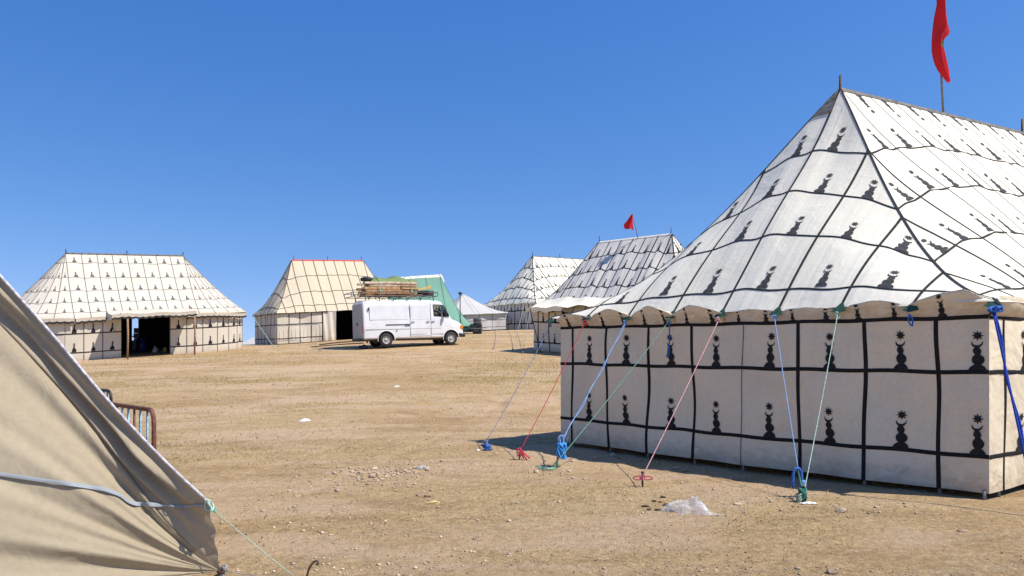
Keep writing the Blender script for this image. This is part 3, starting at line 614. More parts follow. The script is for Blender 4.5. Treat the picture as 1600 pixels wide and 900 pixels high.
# near-black sheets added inside so the doorway reads as deep shade
def wall_shade1(S, Z): x, y = T1.plan(S, T1.R - .3 + 0 * Z); X, Y = T1.world(x, y); return np.stack([X, Y, G(X, Y) + Z], -1)
def roof_shade1(S, T): return T1.roof(S, T) - np.array([0, 0, .16])
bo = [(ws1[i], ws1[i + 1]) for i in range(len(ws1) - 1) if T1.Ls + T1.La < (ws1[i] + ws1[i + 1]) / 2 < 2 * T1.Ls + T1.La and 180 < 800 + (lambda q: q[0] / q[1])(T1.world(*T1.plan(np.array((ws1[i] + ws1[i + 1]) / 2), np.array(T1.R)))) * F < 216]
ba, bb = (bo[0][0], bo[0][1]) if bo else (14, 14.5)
shell('inner_shade_sheet', wall_shade1, DOOR[1] + .05, ba + (bb - ba) * .15, 40, 3, one(2.05), M['shade_sheet'], root1); shell('inner_shade_sheet', wall_shade1, ba + (bb - ba) * .62, DOOR[0] - .05 + T1.P, 40, 3, one(2.05), M['shade_sheet'], root1)
shell('roof_shade_sheet', roof_shade1, 0, T1.P - .001, 60, 5, one(.97), M['shade_sheet'], root1)
# awning propped on two poles
def awn(S, V):
    o = np.array([*T1.e, 0.0]); P0 = T1.roof(S, np.full_like(S, .085)); P1 = T1.roof(S, np.full_like(S, -.02)) + o * 1.15; v = np.asarray(V)[..., None]
    return P0 * (1 - v) + P1 * v + np.stack([0 * S, 0 * S, .05 - .06 * np.sin(np.pi * V) + .02 * np.sin(S * 4) * V + .03 * V], -1)
A0, A1_ = DOOR[0] - .62, DOOR[1] + .95
shell('awning', awn, A0, A1_, 30, 8, one(1.0), M['cream2'], root1)
def awnv(S, V): P = awn(S, np.ones_like(S)); return P + np.stack([0 * S, 0 * S, -V * (.20 + .06 * np.abs(np.sin(S * math.pi / .30)))], -1)
def awnh(S, V): P = awnv(S, .65 + .38 * V); return P + np.array([*T1.e, 0]) * .012
shell('awning_valance', awnv, A0, A1_, 90, 4, one(1.0), M['cream2'], root1); shell('valance_hem', awnh, A0, A1_, 90, 3, one(1.0), M['rooftape'], root1)
def awns(S, V): P = awn(np.full_like(S, A0), S); return P + np.stack([0 * S, 0 * S, -V * (.40 - .18 * S)], -1)
shell('awning_side', awns, 0, 1, 8, 4, one(1.0), M['cream2'], root1)
for s_ in (DOOR[0] + .05, A1_ - .1):
    P = awn(np.array(s_), np.array(.97)); MB().tube([P + [0, 0, .02], (P[0] + .02, P[1], P[2] - 1), (P[0], P[1], float(G(P[0], P[1])) - .03)], .045, 8).out('awning_pole', M['wood'], root1, smooth=True)
# --- green tent behind the van
dG = (.93, .36); eG = (.36, -.93)
T5 = Hip(at(618, 432, 52)[:2], dG, eG, 3.1, 2.0, 1.75, 2.4, .5, at(650, 434, 52)[2], at(693, 429, 52.9)[2], 2.9, sagR=2.2, wr=.012, over=.1, seed=3)
info5 = hip_tent(T5, 'green_tent', 'green canvas tent with a white ridge rope, behind the van', None, 1.1, (), (M['green'], M['dgreen'], M['dgreen']), 18, .4, wall_mats=(M['green'], M['motif'], M['dgreen']), motif_sides=('s+', 'e1'), wall_motifs=(), tape=.03, thin=(), motifs=False, off=.012, ridge_mat=M['white'], ridge_w=.10, wall_h=(.1, .3, .5), feet=False, flap=False)
MB().tube(T5.roof('e1')(np.zeros(8), np.linspace(.86, 1.0, 8)) + [0.02, -.02, .03], [.1, .1, .11, .11, .11, .1, .08, .06], 8).out('ridge_cap', M['white'], info5['root'], smooth=True)
# --- grey-white tent between the green tent and the far marquee
M['plain'] = canvas('grey_canvas', (.50, .48, .45), dirt=(.42, .40, .36), dirtamt=.3, bump=.3)
T6 = Hip(at(722, 461, 57)[:2], (.85, .5), (.5, -.85), .35, 2.0, 2.4, 2.0, 1.25, at(722, 461, 57)[2], at(722, 461, 57)[2], 1.0, wr=.01, seed=4)
info6 = hip_tent(T6, 'bell_tent', 'small pale grey tent beside the far white marquee', None, 1.2, (), (M['plain'], M['motif'], M['thin']), 12, .3, wall_mats=(M['plain'], M['motif'], M['thin']), motif_sides=('s+', 'e1'), wall_motifs=(), tape=.02, thin=(), motifs=False, ridge_mat=M['plain'], ridge_w=.04, wall_h=(.2, .7, 1.2), feet=False, flap=False)
P = gp(719, 526); zt = 1.6 + (551 - 459) / F * P[1]; t_ = thing('stove_pipe', P, 'thin black pipe with a wide cap, standing before the small grey tent', 'pipe')
MB().tube([P + [0, 0, -.1], (P[0], P[1], zt)], .03, 8).out('shaft', M['black'], t_, smooth=True); MB().lathe([(.035, 0), (.05, .02), (.12, .08), (.12, .16), (.05, .18)], (P[0], P[1], zt - .08), (0, 0, 1), 12).out('cap', M['black'], t_, smooth=True)
# dark tarpaulin-covered pile at the far marquee
M['dark'] = flat('dark_tarpaulin', (.035, .036, .038), .7, var=.4, scale=4, bump=.5)
P = gp(746, 521); hgt = (521 - 497) / F * P[1]; t_ = thing('covered_pile', P, 'dark tarpaulin over a tall pile left of the far white marquee', 'pile'); q = .30 * P[1] / 40
mb = MB(); bm = bmesh.new(); bmesh.ops.create_cube(bm, size=1); bmesh.ops.subdivide_edges(bm, edges=bm.edges[:], cuts=5, use_grid_fill=True)
for v in bm.verts:
    k = .92 + .12 * math.sin(v.co.z * 7 + v.co.x * 5) * .5; top = .12 if v.co.z > .3 else 0
    v.co = Vector((v.co.x * .62 * k * (1 - top), v.co.y * .9 * k, (v.co.z + .5) * hgt * (1 - .06 * abs(v.co.x) * 2)))
mb.bm(bm); mb.V[0] = mb.V[0] + P; mb.out('tarpaulin', M['dark'], t_, smooth=True)
mb = MB(); 
for dz in (.35, .75): mb.tube([P + [-.62, -.48, hgt * dz], P + [0, -.52, hgt * dz - .05], P + [.62, -.48, hgt * dz]], .015, 6)
mb.out('lashing', M['grey'], t_)
# little white tent far off between the left tents
P = gp(394, 538); P[1] += .2; t_ = thing('ridge_tent', P, 'tiny white tent peeping out between the two cream tents', 'tent')
V = np.array([[-1.2, -.9, 0], [.9, -.9, 0], [.9, .9, 0], [-1.2, .9, 0], [.9, 0, .85], [.0, 0, .80]]) * [1, 1, 1.0]
V2 = []; 
mobj('canopy', V + P, [(0, 1, 4, 5), (2, 3, 5, 4), (3, 0, 5)], M['plain'], t_, uv=V[:, :2], smooth=False); MB().tube([P + [.88, 0, 0], P + [.88, 0, .9]], .03, 6).out('pole', M['pole'], t_); mobj('end_flap', V[[1, 2, 4]] + P + [.004, 0, -.004], [(0, 1, 2)], M['plain'], t_, uv=V[[1, 2, 4]][:, :2], smooth=False)
# --- khaki tent in the left foreground
def spline(pts, n):
    P = np.array(pts, float); d = np.concatenate([[0], np.cumsum(np.linalg.norm(np.diff(P, axis=0), axis=1))]); d /= d[-1]; u = np.linspace(0, 1, n)
    tg = np.gradient(P, d, axis=0); out = np.zeros((n, 3))
    k = np.clip(np.searchsorted(d, u, side='right') - 1, 0, len(P) - 2); h = (d[k + 1] - d[k])[:, None]; t = ((u - d[k]) / (d[k + 1] - d[k]))[:, None]
    return (2 * t ** 3 - 3 * t ** 2 + 1) * P[k] + (t ** 3 - 2 * t ** 2 + t) * h * tg[k] + (-2 * t ** 3 + 3 * t ** 2) * P[k + 1] + (t ** 3 - t ** 2) * h * tg[k + 1]
PEG = at(345, 892, 5.86); PEG[2] = float(G(PEG[0], PEG[1])) + .03
NB = 140
gr = [PEG, (-2.75, 5.40, -.06), (-3.6, 4.95, -.06), (-5.0, 4.5, -.06), (-7.5, 4.1, -.06), (-10, 4.0, -.06)]
fo = [PEG, at(318, 872, 5.77), at(265, 822, 5.71), at(200, 742, 5.808), at(120, 642, 5.893), at(60, 572, 5.945), at(0, 508, 5.995), at(-150, 350, 6.28), at(-300, 185, 6.70), (-8.2, 7.1, 4.0), (-10, 7.1, 4.05)]
ed = [at(327, 789, 5.62), at(262, 728, 5.72), at(160, 619, 5.84), at(80, 524, 5.92), at(0, 434, 6.0), at(-150, 275, 6.3), at(-300, 115, 6.7), (-8.2, 7.2, 4.35), (-10, 7.2, 4.35)]
g_, f_, e_ = spline(gr, NB), spline(fo, NB), spline(ed, NB)
NA = 64; be = np.linspace(0, 1, NB); grid = np.zeros((NB, NA, 3))
for j in range(NA):
    a = j / (NA - 1); P = g_ * (1 - a) + f_ * a; bow_ = np.sin(np.pi * a) * np.clip(be * 6, 0, 1)
    P = P + np.outer(bow_, [0, -.05, .0])
    env = np.clip(be * 9, 0, 1) * np.exp(-be * 5.0)
    wv = .07 * np.sin(a * 19 + 1.2 * np.sin(be * 9)) + .045 * np.sin(a * 37 + 2 + 5 * be) + .02 * np.sin(a * 67 + 3 * be)
    crease = .012 * np.sin(a * 13 + be * 5 + 1) * np.clip(be * 4, 0, 1)
    grid[:, j] = P + np.outer(env * wv * .75 + crease * np.exp(-be * 1.2), [.15, -.75, .55])
rootK = thing('khaki_tent', (-6.5, 5.8, -.08), 'khaki canvas tent in the left foreground, its edge laced with white cord', 'tent')
uvg = np.stack([np.repeat(be[:, None] * 8, NA, 1), np.repeat(np.linspace(0, 3, NA)[None], NB, 0)], -1).reshape(-1, 2)
lower = mobj('side_sheet', grid.reshape(-1, 3), grid_faces(NB, NA), M['olive'], rootK, uv=uvg)
NS = 26; gr2 = np.zeros((NB, NS, 3))
for j in range(NS):
    a = j / (NS - 1); P = f_ * (1 - a) + e_ * a; env = np.clip(a * 4, 0, 1) * np.clip((1 - a) * 4, 0, 1)
    kk = np.clip(be * 12, .25, 1)
    wv = .055 * np.sin(a * 17 + be * 26) * np.exp(-be * 2.5) + .028 * np.sin(be * 60 + a * 5) * np.exp(-be * 4) + .03 * np.sin(a * 9 + be * 6)
    gr2[:, j] = P + np.outer(env * wv * kk, [-.5, -.8, .2]) + np.outer(np.sin(np.pi * a) * .025 * np.clip(be * 5, .2, 1), [.1, .6, -.3])
uvg2 = np.stack([np.repeat(be[:, None] * 8, NS, 1), np.repeat(np.linspace(3, 4, NS)[None], NB, 0)], -1).reshape(-1, 2)
upper = mobj('roof_sheet', gr2.reshape(-1, 3), grid_faces(NB, NS), M['olive'], rootK, uv=uvg2)
bk = e_.copy(); bk[:, 1] += .5 + .55 * np.clip(e_[:, 2], 0, 3); bk[:, 0] -= .3; bk[:, 2] = np.asarray(G(bk[:, 0], bk[:, 1])) 
gr3 = np.stack([e_ * (1 - a) + bk * a for a in np.linspace(0, 1, 8)], 1)
mobj('back_sheet', gr3.reshape(-1, 3), grid_faces(NB, 8), M['olive'], rootK, uv=np.stack([np.repeat(be[:, None] * 8, 8, 1), np.repeat(np.linspace(0, 3, 8)[None], NB, 0)], -1).reshape(-1, 2))
M['cord'] = flat('white_piping', (.50, .475, .49), .8, var=.4, scale=30, bump=.3, spec=.2)
mb = MB().tube(e_ + np.array([.01, -.01, .012]), np.linspace(.010, .014, NB), 8); mb.out('edge_cord', M['cord'], rootK, smooth=True)
pk = at(345, 892, 5.85); MB().lathe([(.004, -.035), (.026, -.02), (.03, 0), (.024, .02), (.006, .03)], PEG + [0.005, 0, .0], (.8, .1, .1), 10).out('peg_knot', M['iron'], rootK, smooth=True)
# woven strap lying on the canvas
Vs = np.concatenate([grid.reshape(-1, 3), gr2.reshape(-1, 3)]); Fs = grid_faces(NB, NA) + [tuple(i + NB * NA for i in f) for f in grid_faces(NB, NS)]
bvh = BVHTree.FromPolygons([Vector(v) for v in Vs], Fs)
def on_khaki(px, py, lift=.012):
    o = Vector((0, 0, CAM_Z)); dr = (Vector(at(px, py, 1.0)) - o).normalized(); h = bvh.ray_cast(o, dr)
    return np.array(h[0] - dr * lift) if h[0] is not None else None
pts = []; wps = [(-500, 640), (-60, 728), (0, 741), (60, 750), (120, 758), (165, 765), (188, 773), (200, 783), (214, 788), (232, 788), (258, 791), (290, 792), (318, 790)]
xs_ = [p[0] for p in wps]; ys_ = [p[1] for p in wps]
a_, b_ = [], []
for x in np.linspace(-500, 318, 320):
    y = np.interp(x, xs_, ys_); hw = 3.2 if x < 250 else 1.8
    u_ = on_khaki(x, y - hw); l_ = on_khaki(x, y + hw)
    if u_ is not None and l_ is not None and abs(u_[1] - l_[1]) < .25: a_.append(u_); b_.append(l_)
def smooth3(Z, k=3):
    Z = np.array(Z); 
    for _ in range(k): Z[1:-1] = (Z[:-2] + 2 * Z[1:-1] + Z[2:]) / 4
    return Z
a_, b_ = smooth3(a_), smooth3(b_); m_ = len(a_); dn = np.array([0, -.008, .004])
def weave_mat():
    m, n, b = nmat('woven_strap'); uvn = n.nodes.new('ShaderNodeUVMap'); uvn.uv_map = 'UVMap'; ck = n.nodes.new('ShaderNodeTexChecker'); ck.inputs['Scale'].default_value = 1; n.links.new(uvn.outputs[0], ck.inputs['Vector'])
    ck.inputs['Color1'].default_value = (.37, .40, .41, 1); ck.inputs['Color2'].default_value = (.19, .21, .22, 1); n.links.new(ck.outputs['Color'], b.inputs['Base Color']); b.inputs['Roughness'].default_value = .8; return m
mobj('woven_strap', np.concatenate([a_ + dn, (a_ + b_) / 2 + dn * 1.6, b_ + dn]), [(r * m_ + i, r * m_ + i + 1, (r + 1) * m_ + i + 1, (r + 1) * m_ + i) for r in range(2) for i in range(m_ - 1)], weave_mat(), rootK,
     uv=np.concatenate([np.stack([np.arange(m_) * 1.3, np.full(m_, v)], -1) for v in (0, 2, 4)]))
# ------------------------------------------------------------------ white van
def paint(name, col, rough=.35, dirt=0.35):
    m, n, b = nmat(name); b.inputs['Roughness'].default_value = rough; b.inputs['Coat Weight'].default_value = .15; t = n.nodes.new('ShaderNodeTexCoord')
    ns = n.nodes.new('ShaderNodeTexNoise'); ns.inputs['Scale'].default_value = 2.2; ns.inputs['Detail'].default_value = 8; n.links.new(t.outputs['Object'], ns.inputs['Vector'])
    sx = n.nodes.new('ShaderNodeSeparateXYZ'); n.links.new(t.outputs['Object'], sx.inputs[0])
    mr = n.nodes.new('ShaderNodeMapRange'); mr.inputs['From Min'].default_value = 1.0; mr.inputs['From Max'].default_value = .3; mr.inputs['To Max'].default_value = dirt; n.links.new(sx.outputs['Z'], mr.inputs['Value'])
    mr2 = n.nodes.new('ShaderNodeMapRange'); mr2.inputs['From Min'].default_value = .42; mr2.inputs['From Max'].default_value = .7; mr2.inputs['To Max'].default_value = .5; n.links.new(ns.outputs['Fac'], mr2.inputs['Value'])
    ad = n.nodes.new('ShaderNodeMath'); ad.operation = 'MULTIPLY_ADD'; n.links.new(mr.outputs[0], ad.inputs[0]); n.links.new(ns.outputs['Fac'], ad.inputs[1]); 
    m2 = n.nodes.new('ShaderNodeMath'); m2.operation = 'MULTIPLY'; n.links.new(mr2.outputs[0], m2.inputs[0]); m2.inputs[1].default_value = dirt; n.links.new(m2.outputs[0], ad.inputs[2])
    mx = n.nodes.new('ShaderNodeMix'); mx.data_type = 'RGBA'; mx.inputs['A'].default_value = (*col, 1); mx.inputs['B'].default_value = (.42, .35, .27, 1); n.links.new(ad.outputs[0], mx.inputs['Factor']); n.links.new(mx.outputs['Result'], b.inputs['Base Color']); return m
M['van'] = paint('van_white_paint', (.82, .82, .82)); M['vandirty'] = paint('dirty_white_paint', (.34, .31, .28), .6, .9)
M['rubber'] = flat('tyre_rubber', (.028, .026, .025), .85, var=.4, scale=10); M['rim'] = flat('dusty_rim', (.42, .40, .37), .6, var=.3, scale=12); M['plastic'] = flat('black_plastic', (.02, .02, .022), .55)
M['amber'] = flat('amber_lens', (.75, .24, .03), .25, var=.1); M['redlens'] = flat('red_lens', (.45, .02, .02), .25, var=.1); M['lens'] = flat('clear_lens', (.55, .56, .58), .12, var=.1); M['gap'] = flat('panel_gap', (.10, .10, .105), .8)
def glass(name):
    m, n, b = nmat(name); b.inputs['Base Color'].default_value = (.55, .62, .60, 1); b.inputs['Roughness'].default_value = .03; b.inputs['Transmission Weight'].default_value = 1.0; b.inputs['IOR'].default_value = 1.15; return m
M['glass'] = glass('window_glass')
VQ = at(569, 545, 38.2); VH = math.radians(27); fw_ = np.array([math.cos(VH), math.sin(VH)]); rt_ = np.array([math.sin(VH), -math.cos(VH)])
VWD = 1.98; vo = VQ[:2] - rt_ * VWD / 2
mid_ = vo + fw_ * 2.7; van = thing('panel_van', (vo[0], vo[1], float(G(*mid_)) - .09), 'white panel van with wooden beams piled on its roof rack', 'van', None, VH)
pitch = math.atan2(float(G(*(vo + fw_ * 4.8)) - G(*(vo + fw_ * 1.1))), 3.7); van.rotation_euler = (0, -pitch * .6, VH)
# body: stations along the length, each a rounded section
stations = [(0.00, .93, .42, 2.28), (.05, .97, .40, 2.33), (.6, .985, .40, 2.36), (2.0, .99, .40, 2.37), (3.6, .99, .40, 2.36), (4.02, .985, .40, 2.33), (4.22, .975, .40, 2.26), (4.40, .97, .40, 1.98), (4.58, .965, .40, 1.70), (4.74, .955, .40, 1.45), (4.78, .95, .40, 1.36), (5.05, .92, .40, 1.27), (5.28, .88, .42, 1.17), (5.40, .84, .44, 1.05), (5.43, .82, .46, .80), (5.42, .82, .48, .55)]
def section(hw, zb, zt):
    r = min(.16, (zt - zb) * .25); pts = [(-hw + .05, zb), (-hw, zb + .06)]
    zmid = min(1.25, zt - r - .05); pts += [(-hw - .012, zmid - .25), (-hw - .012, zmid), (-hw + (zt - zmid) * .035, zt - r)]
    for k in range(1, 5): an = math.pi / 2 * k / 5; pts.append((-hw + (zt - zmid) * .035 + r * (1 - math.cos(an)) * 1.25, zt - r + r * math.sin(an)))
    pts.append((-hw + .35, zt + .012)); pts.append((0, zt + .03)); return pts + [(-y, z) for (y, z) in pts[-2::-1]]
V = []; ns_ = len(section(1, .4, 2))
for x, hw, zb, zt in stations: V += [(x, y, z) for (y, z) in section(hw, zb, zt)]
Fc = [(i * ns_ + k, i * ns_ + (k + 1) % ns_, (i + 1) * ns_ + (k + 1) % ns_, (i + 1) * ns_ + k) for i in range(len(stations) - 1) for k in range(ns_)]
Fc += [tuple(range(ns_ - 1, -1, -1)), tuple((len(stations) - 1) * ns_ + k for k in range(ns_))]
me_ = bpy.data.meshes.new('body'); me_.from_pydata([tuple(v) for v in V], [], Fc); me_.validate(); bm = bmesh.new(); bm.from_mesh(me_); bmesh.ops.recalc_face_normals(bm, faces=bm.faces[:]); bm.to_mesh(me_); bm.free()
RW, FW = 1.17, 4.70; WRd = .345
def cutter(mb):
    o = mb.out('cutter', M['gap'], None); b2 = bmesh.new(); b2.from_mesh(o.data); bmesh.ops.recalc_face_normals(b2, faces=b2.faces[:]); b2.to_mesh(o.data); b2.free(); return o
body = bpy.data.objects.new('body', me_); COL.objects.link(body); me_.materials.append(M['van']); me_.materials.append(M['plastic']); cuts = []
for xw in (RW, FW):
    for sy in (-1, 1): cuts.append(cutter(MB().lathe([(.43, 0), (.43, .42)], (xw, sy * .68, WRd + .02), (0, sy, 0), 28)))
# cab window openings: the front quarter glass and the door glass, then a hollow cab
def prism(pts, y0, y1): n_ = len(pts); return MB().add([(x, y0, z) for x, z in pts] + [(x, y1, z) for x, z in pts], [tuple(range(n_)), tuple(range(2 * n_ - 1, n_ - 1, -1))] + [(i, i + n_, (i + 1) % n_ + n_, (i + 1) % n_) for i in range(n_)])
DG = [(3.76, 1.52), (4.18, 1.50), (4.20, 2.10), (3.74, 2.12)]; QG = [(4.245, 1.50), (4.60, 1.48), (4.58, 1.56), (4.33, 2.06), (4.262, 2.10)]
cuts.append(cutter(prism([(3.5, .75), (4.62, .75), (4.62, 1.50), (4.20, 2.18), (3.5, 2.2)], -.90, .90)))
for poly in (DG, QG): cuts.append(cutter(prism(poly, -1.3, 1.3)))
cuts.append(cutter(MB().add([(4.14, -.78, 2.16), (4.14, .78, 2.16), (4.66, .82, 1.48), (4.66, -.82, 1.48), (4.5, -.78, 2.36), (4.5, .78, 2.36), (4.95, .82, 1.56), (4.95, -.82, 1.56)], [(0, 1, 2, 3), (7, 6, 5, 4), (0, 4, 5, 1), (1, 5, 6, 2), (2, 6, 7, 3), (3, 7, 4, 0)])))
for c_ in cuts:
    md = body.modifiers.new('cut', 'BOOLEAN'); md.operation = 'DIFFERENCE'; md.object = c_; md.solver = 'EXACT'
dg = bpy.context.evaluated_depsgraph_get(); me2 = bpy.data.meshes.new_from_object(body.evaluated_get(dg)); body.modifiers.clear(); body.data = me2; me2.name = 'body'
for c_ in cuts: bpy.data.objects.remove(c_)
me2.polygons.foreach_set('use_smooth', [True] * len(me2.polygons)); 
try: me2.set_sharp_from_angle(angle=math.radians(32))
except Exception: pass
me2.materials.clear(); me2.materials.append(M['van']); me2.materials.append(M['gap'])
for p in me2.polygons:
    c = p.center
    inner = any(abs(math.hypot(c.x - xw, c.z - WRd - .02) - .43) < .03 and abs(c.y) < .97 and abs(p.normal.y) < .3 for xw in (RW, FW)) or (any(math.hypot(c.x - xw, c.z - WRd - .02) < .42 for xw in (RW, FW)) and abs(c.y) < .8) or (3.49 < c.x < 4.63 and abs(c.y) < .895 and .74 < c.z < 2.19)
    p.material_index = 1 if inner else 0
body.parent = van
VP = lambda mb, nm, mt, par=van, sm=False: mb.out(nm, mt, par, world=False, smooth=sm)
def glasspane(poly, y, nm='window'): return VP(prism(poly, y - .006, y + .006), nm, M['glass'])
for sy in (-1, 1):
    for poly in (DG, QG): glasspane(poly, sy * .955)
for sy in (-1, 1):
    for poly in (DG, QG):
        tp_ = [(x, sy * (.992 - .035 * max(0, z - 1.25) + .004), z) for x, z in poly]; VP(MB().tube(tp_ + [tp_[0]], .016, 6), 'window_trim', M['plastic'])
mbw = MB().add([(4.205, -.77, 2.14), (4.205, .77, 2.14), (4.70, .81, 1.49), (4.70, -.81, 1.49), (4.197, -.77, 2.134), (4.197, .77, 2.134), (4.692, .81, 1.484), (4.692, -.81, 1.484)], [(0, 1, 2, 3), (7, 6, 5, 4), (0, 4, 5, 1), (1, 5, 6, 2), (2, 6, 7, 3), (3, 7, 4, 0)]); VP(mbw, 'windscreen', M['glass'])
# cab fittings seen through the glass
st = MB(); 
for sy in (-.45, .45): st.box((3.62, sy - .24, .8), (4.0, sy + .24, 1.15), .04); st.box((3.56, sy - .24, 1.1), (3.70, sy + .24, 1.80), .04)
VP(st, 'seat', M['plastic']); VP(MB().box((4.35, -.85, .95), (4.60, .85, 1.40), .03), 'dashboard', M['plastic'])
an = np.linspace(0, 2 * math.pi, 25); VP(MB().tube(np.stack([4.22 + .08 * np.sin(an), .45 + .2 * np.cos(an), 1.42 + .19 * np.sin(an)], -1), .018, 6), 'steering_wheel', M['plastic'])
for sy in (-1, 1):
    y = sy * 1.0
    def plate(x0, x1, z0, z1, nm, par=van, t=.008, mat=None):
        return VP(MB().box((x0, min(y, y + sy * t), z0), (x1, max(y, y + sy * t), z1), .003), nm, mat or M['van'], par)
    if sy < 0:
        sdoor = plate(2.47, 3.53, .52, 2.10, 'sliding_door'); fd = plate(3.60, 4.28, .60, 1.46, 'front_door'); plate(.33, 2.34, 1.36, 2.08, 'side_panel', t=.006); plate(2.56, 3.46, 1.36, 2.08, 'door_pressing', sdoor, t=.014)
        for (x, z, par) in ((2.58, 1.22, sdoor), (3.40, 1.22, sdoor), (3.68, 1.22, fd)): VP(MB().tube([(x - .08, y - .012, z - .01), (x - .06, y - .045, z + .015), (x + .06, y - .045, z + .015), (x + .08, y - .012, z - .01)], .017, 6), 'handle', M['plastic'], par)
        VP(MB().box((1.15, y - .025, 1.085), (2.40, y + .005, 1.125), .008).box((2.18, y - .05, 1.06), (2.44, y + .005, 1.13), .012), 'slide_rail', M['plastic'])
        VP(MB().box((.24, y - .015, 1.82), (.30, y + .01, 1.98), .01), 'rear_vent', M['plastic']); VP(MB().lathe([(.035, 0), (.03, .02)], (1.72, y, .80), (0, -1, 0), 12), 'fuel_cap', M['plastic'])
        for (x0, x1, z) in ((.1, 4.15, .885), (2.47, 3.35, .60)): VP(MB().box((x0, y - .012, z - .008), (x1, y + .004, z + .008)), 'body_crease', M['gap'] if z < .7 else M['vandirty'])
        for x, z0, z1 in ((2.44, .45, 2.14), (3.565, .42, 2.2)): VP(MB().box((x - .008, y - .002, z0), (x + .008, y + .01, z1)), 'door_gap', M['gap'])
    # arch lip
    for xw in (RW, FW):
        a_ = np.linspace(math.radians(-12), math.radians(192), 24); VP(MB().tube(np.stack([xw + .445 * np.cos(a_), np.full(24, sy * (.985 if xw < 3 else .95)), WRd + .02 + .445 * np.sin(a_)], -1), .022, 6), 'wheel_arch', M['van'], van, True)
    # mirror, indicator, flaps
    VP(MB().tube([(4.30, sy * .97, 1.50), (4.36, sy * 1.16, 1.56)], .015, 6).box((4.30, sy * 1.17 - .09, 1.46), (4.38, sy * 1.17 + .09, 1.74), .03), 'mirror', M['plastic'])
    VP(MB().box((5.20, sy * .78 - .12, .82), (5.43, sy * .78 + .11, 1.02), .03), 'indicator', M['amber']); VP(MB().box((5.40, sy * .52 - .14, .80), (5.46, sy * .52 + .14, 1.03), .03), 'headlight', M['lens'])
    VP(MB().box((.84 - .16, sy * .80 - .14, .22), (.86 - .16, sy * .80 + .14, .52), .004), 'mud_flap', M['rubber']); VP(MB().box((-.03, sy * .88 - .05, .72), (.03, sy * .88 + .05, 1.10), .012), 'tail_light', M['redlens'])
VP(MB().box((5.30, -.86, .40), (5.56, .86, .60), .04).box((5.05, -.93, .40), (5.34, -.84, .60), .02).box((5.05, .84, .40), (5.34, .93, .60), .02), 'front_bumper', M['plastic']); VP(MB().box((5.40, -.38, .66), (5.45, .38, 1.04), .01), 'grille', M['plastic'])
VP(MB().box((-.10, -.9, .36), (.02, .9, .47), .02), 'rear_bumper', M['plastic'])
for sy in (-1, 1):
    rd = VP(MB().box((-.03, min(sy * .012, sy * .89), .50), (-.004, max(sy * .012, sy * .89), 2.18), .006), 'rear_door', M['vandirty']); VP(MB().box((-.05, sy * .10 - .02, 1.10), (-.03, sy * .10 + .02, 1.26), .005), 'handle', M['plastic'], rd); VP(MB().box((-.036, sy * .46 - .26, 1.45), (-.029, sy * .46 + .26, 1.98), .003), 'window', M['vandirty'], rd)
VP(MB().box((.1, -.6, .30), (5.0, .6, .42), .02), 'underbody', M['gap']); VP(MB().tube([(RW, -.8, WRd), (RW, .8, WRd)], .07, 8).lathe([(.05, -.14), (.14, -.08), (.14, .08), (.05, .14)], (RW, 0, WRd), (0, 1, 0), 12), 'axle', M['gap'])
def wheel(x, sy):
    tr = VP(MB().lathe([(.20, -.11), (.30, -.115), (WRd - .012, -.09), (WRd, -.05), (WRd, .05), (WRd - .012, .09), (.30, .115), (.20, .11)], (x, sy * .86, WRd), (0, sy, 0), 36, False), 'wheel', M['rubber'], van, True)
    VP(MB().lathe([(.20, -.05), (.205, .10), (.19, .105), (.165, .06), (.11, .05), (.085, .085), (.05, .10), (.01, .102)], (x, sy * .86, WRd), (0, sy, 0), 28), 'rim', M['rim'], tr, True)
for x in (RW, FW):
    for sy in (-1, 1): wheel(x, sy)
# roof rack
ZR = 2.56; rk = MB()
for z in (ZR, ZR + .20):
    rk.tube([(-.42, -.86, z), (4.05, -.86, z), (4.05, .86, z), (-.42, .86, z), (-.42, -.86, z)], .019, 6)
for x in np.linspace(-.42, 4.05, 9):
    for sy in (-1, 1): rk.tube([(x, sy * .86, ZR), (x, sy * .86, ZR + .20)], .015, 6)
    rk.tube([(x, -.86, ZR), (x, .86, ZR)], .016, 6)
rack = VP(rk, 'roof_rack', M['black'])
for x in np.linspace(.15, 3.75, 6):
    for sy in (-1, 1): VP(MB().tube([(x, sy * .86, ZR), (x + .02, sy * .93, ZR - .13), (x + .02, sy * .95, ZR - .25)], .024, 6), 'rack_foot', M['black'], rack)
VP(MB().box((-.44, -.70, ZR + .03), (-.425, -.42, ZR + .17), .004), 'number_plate', M['lens'], rack)
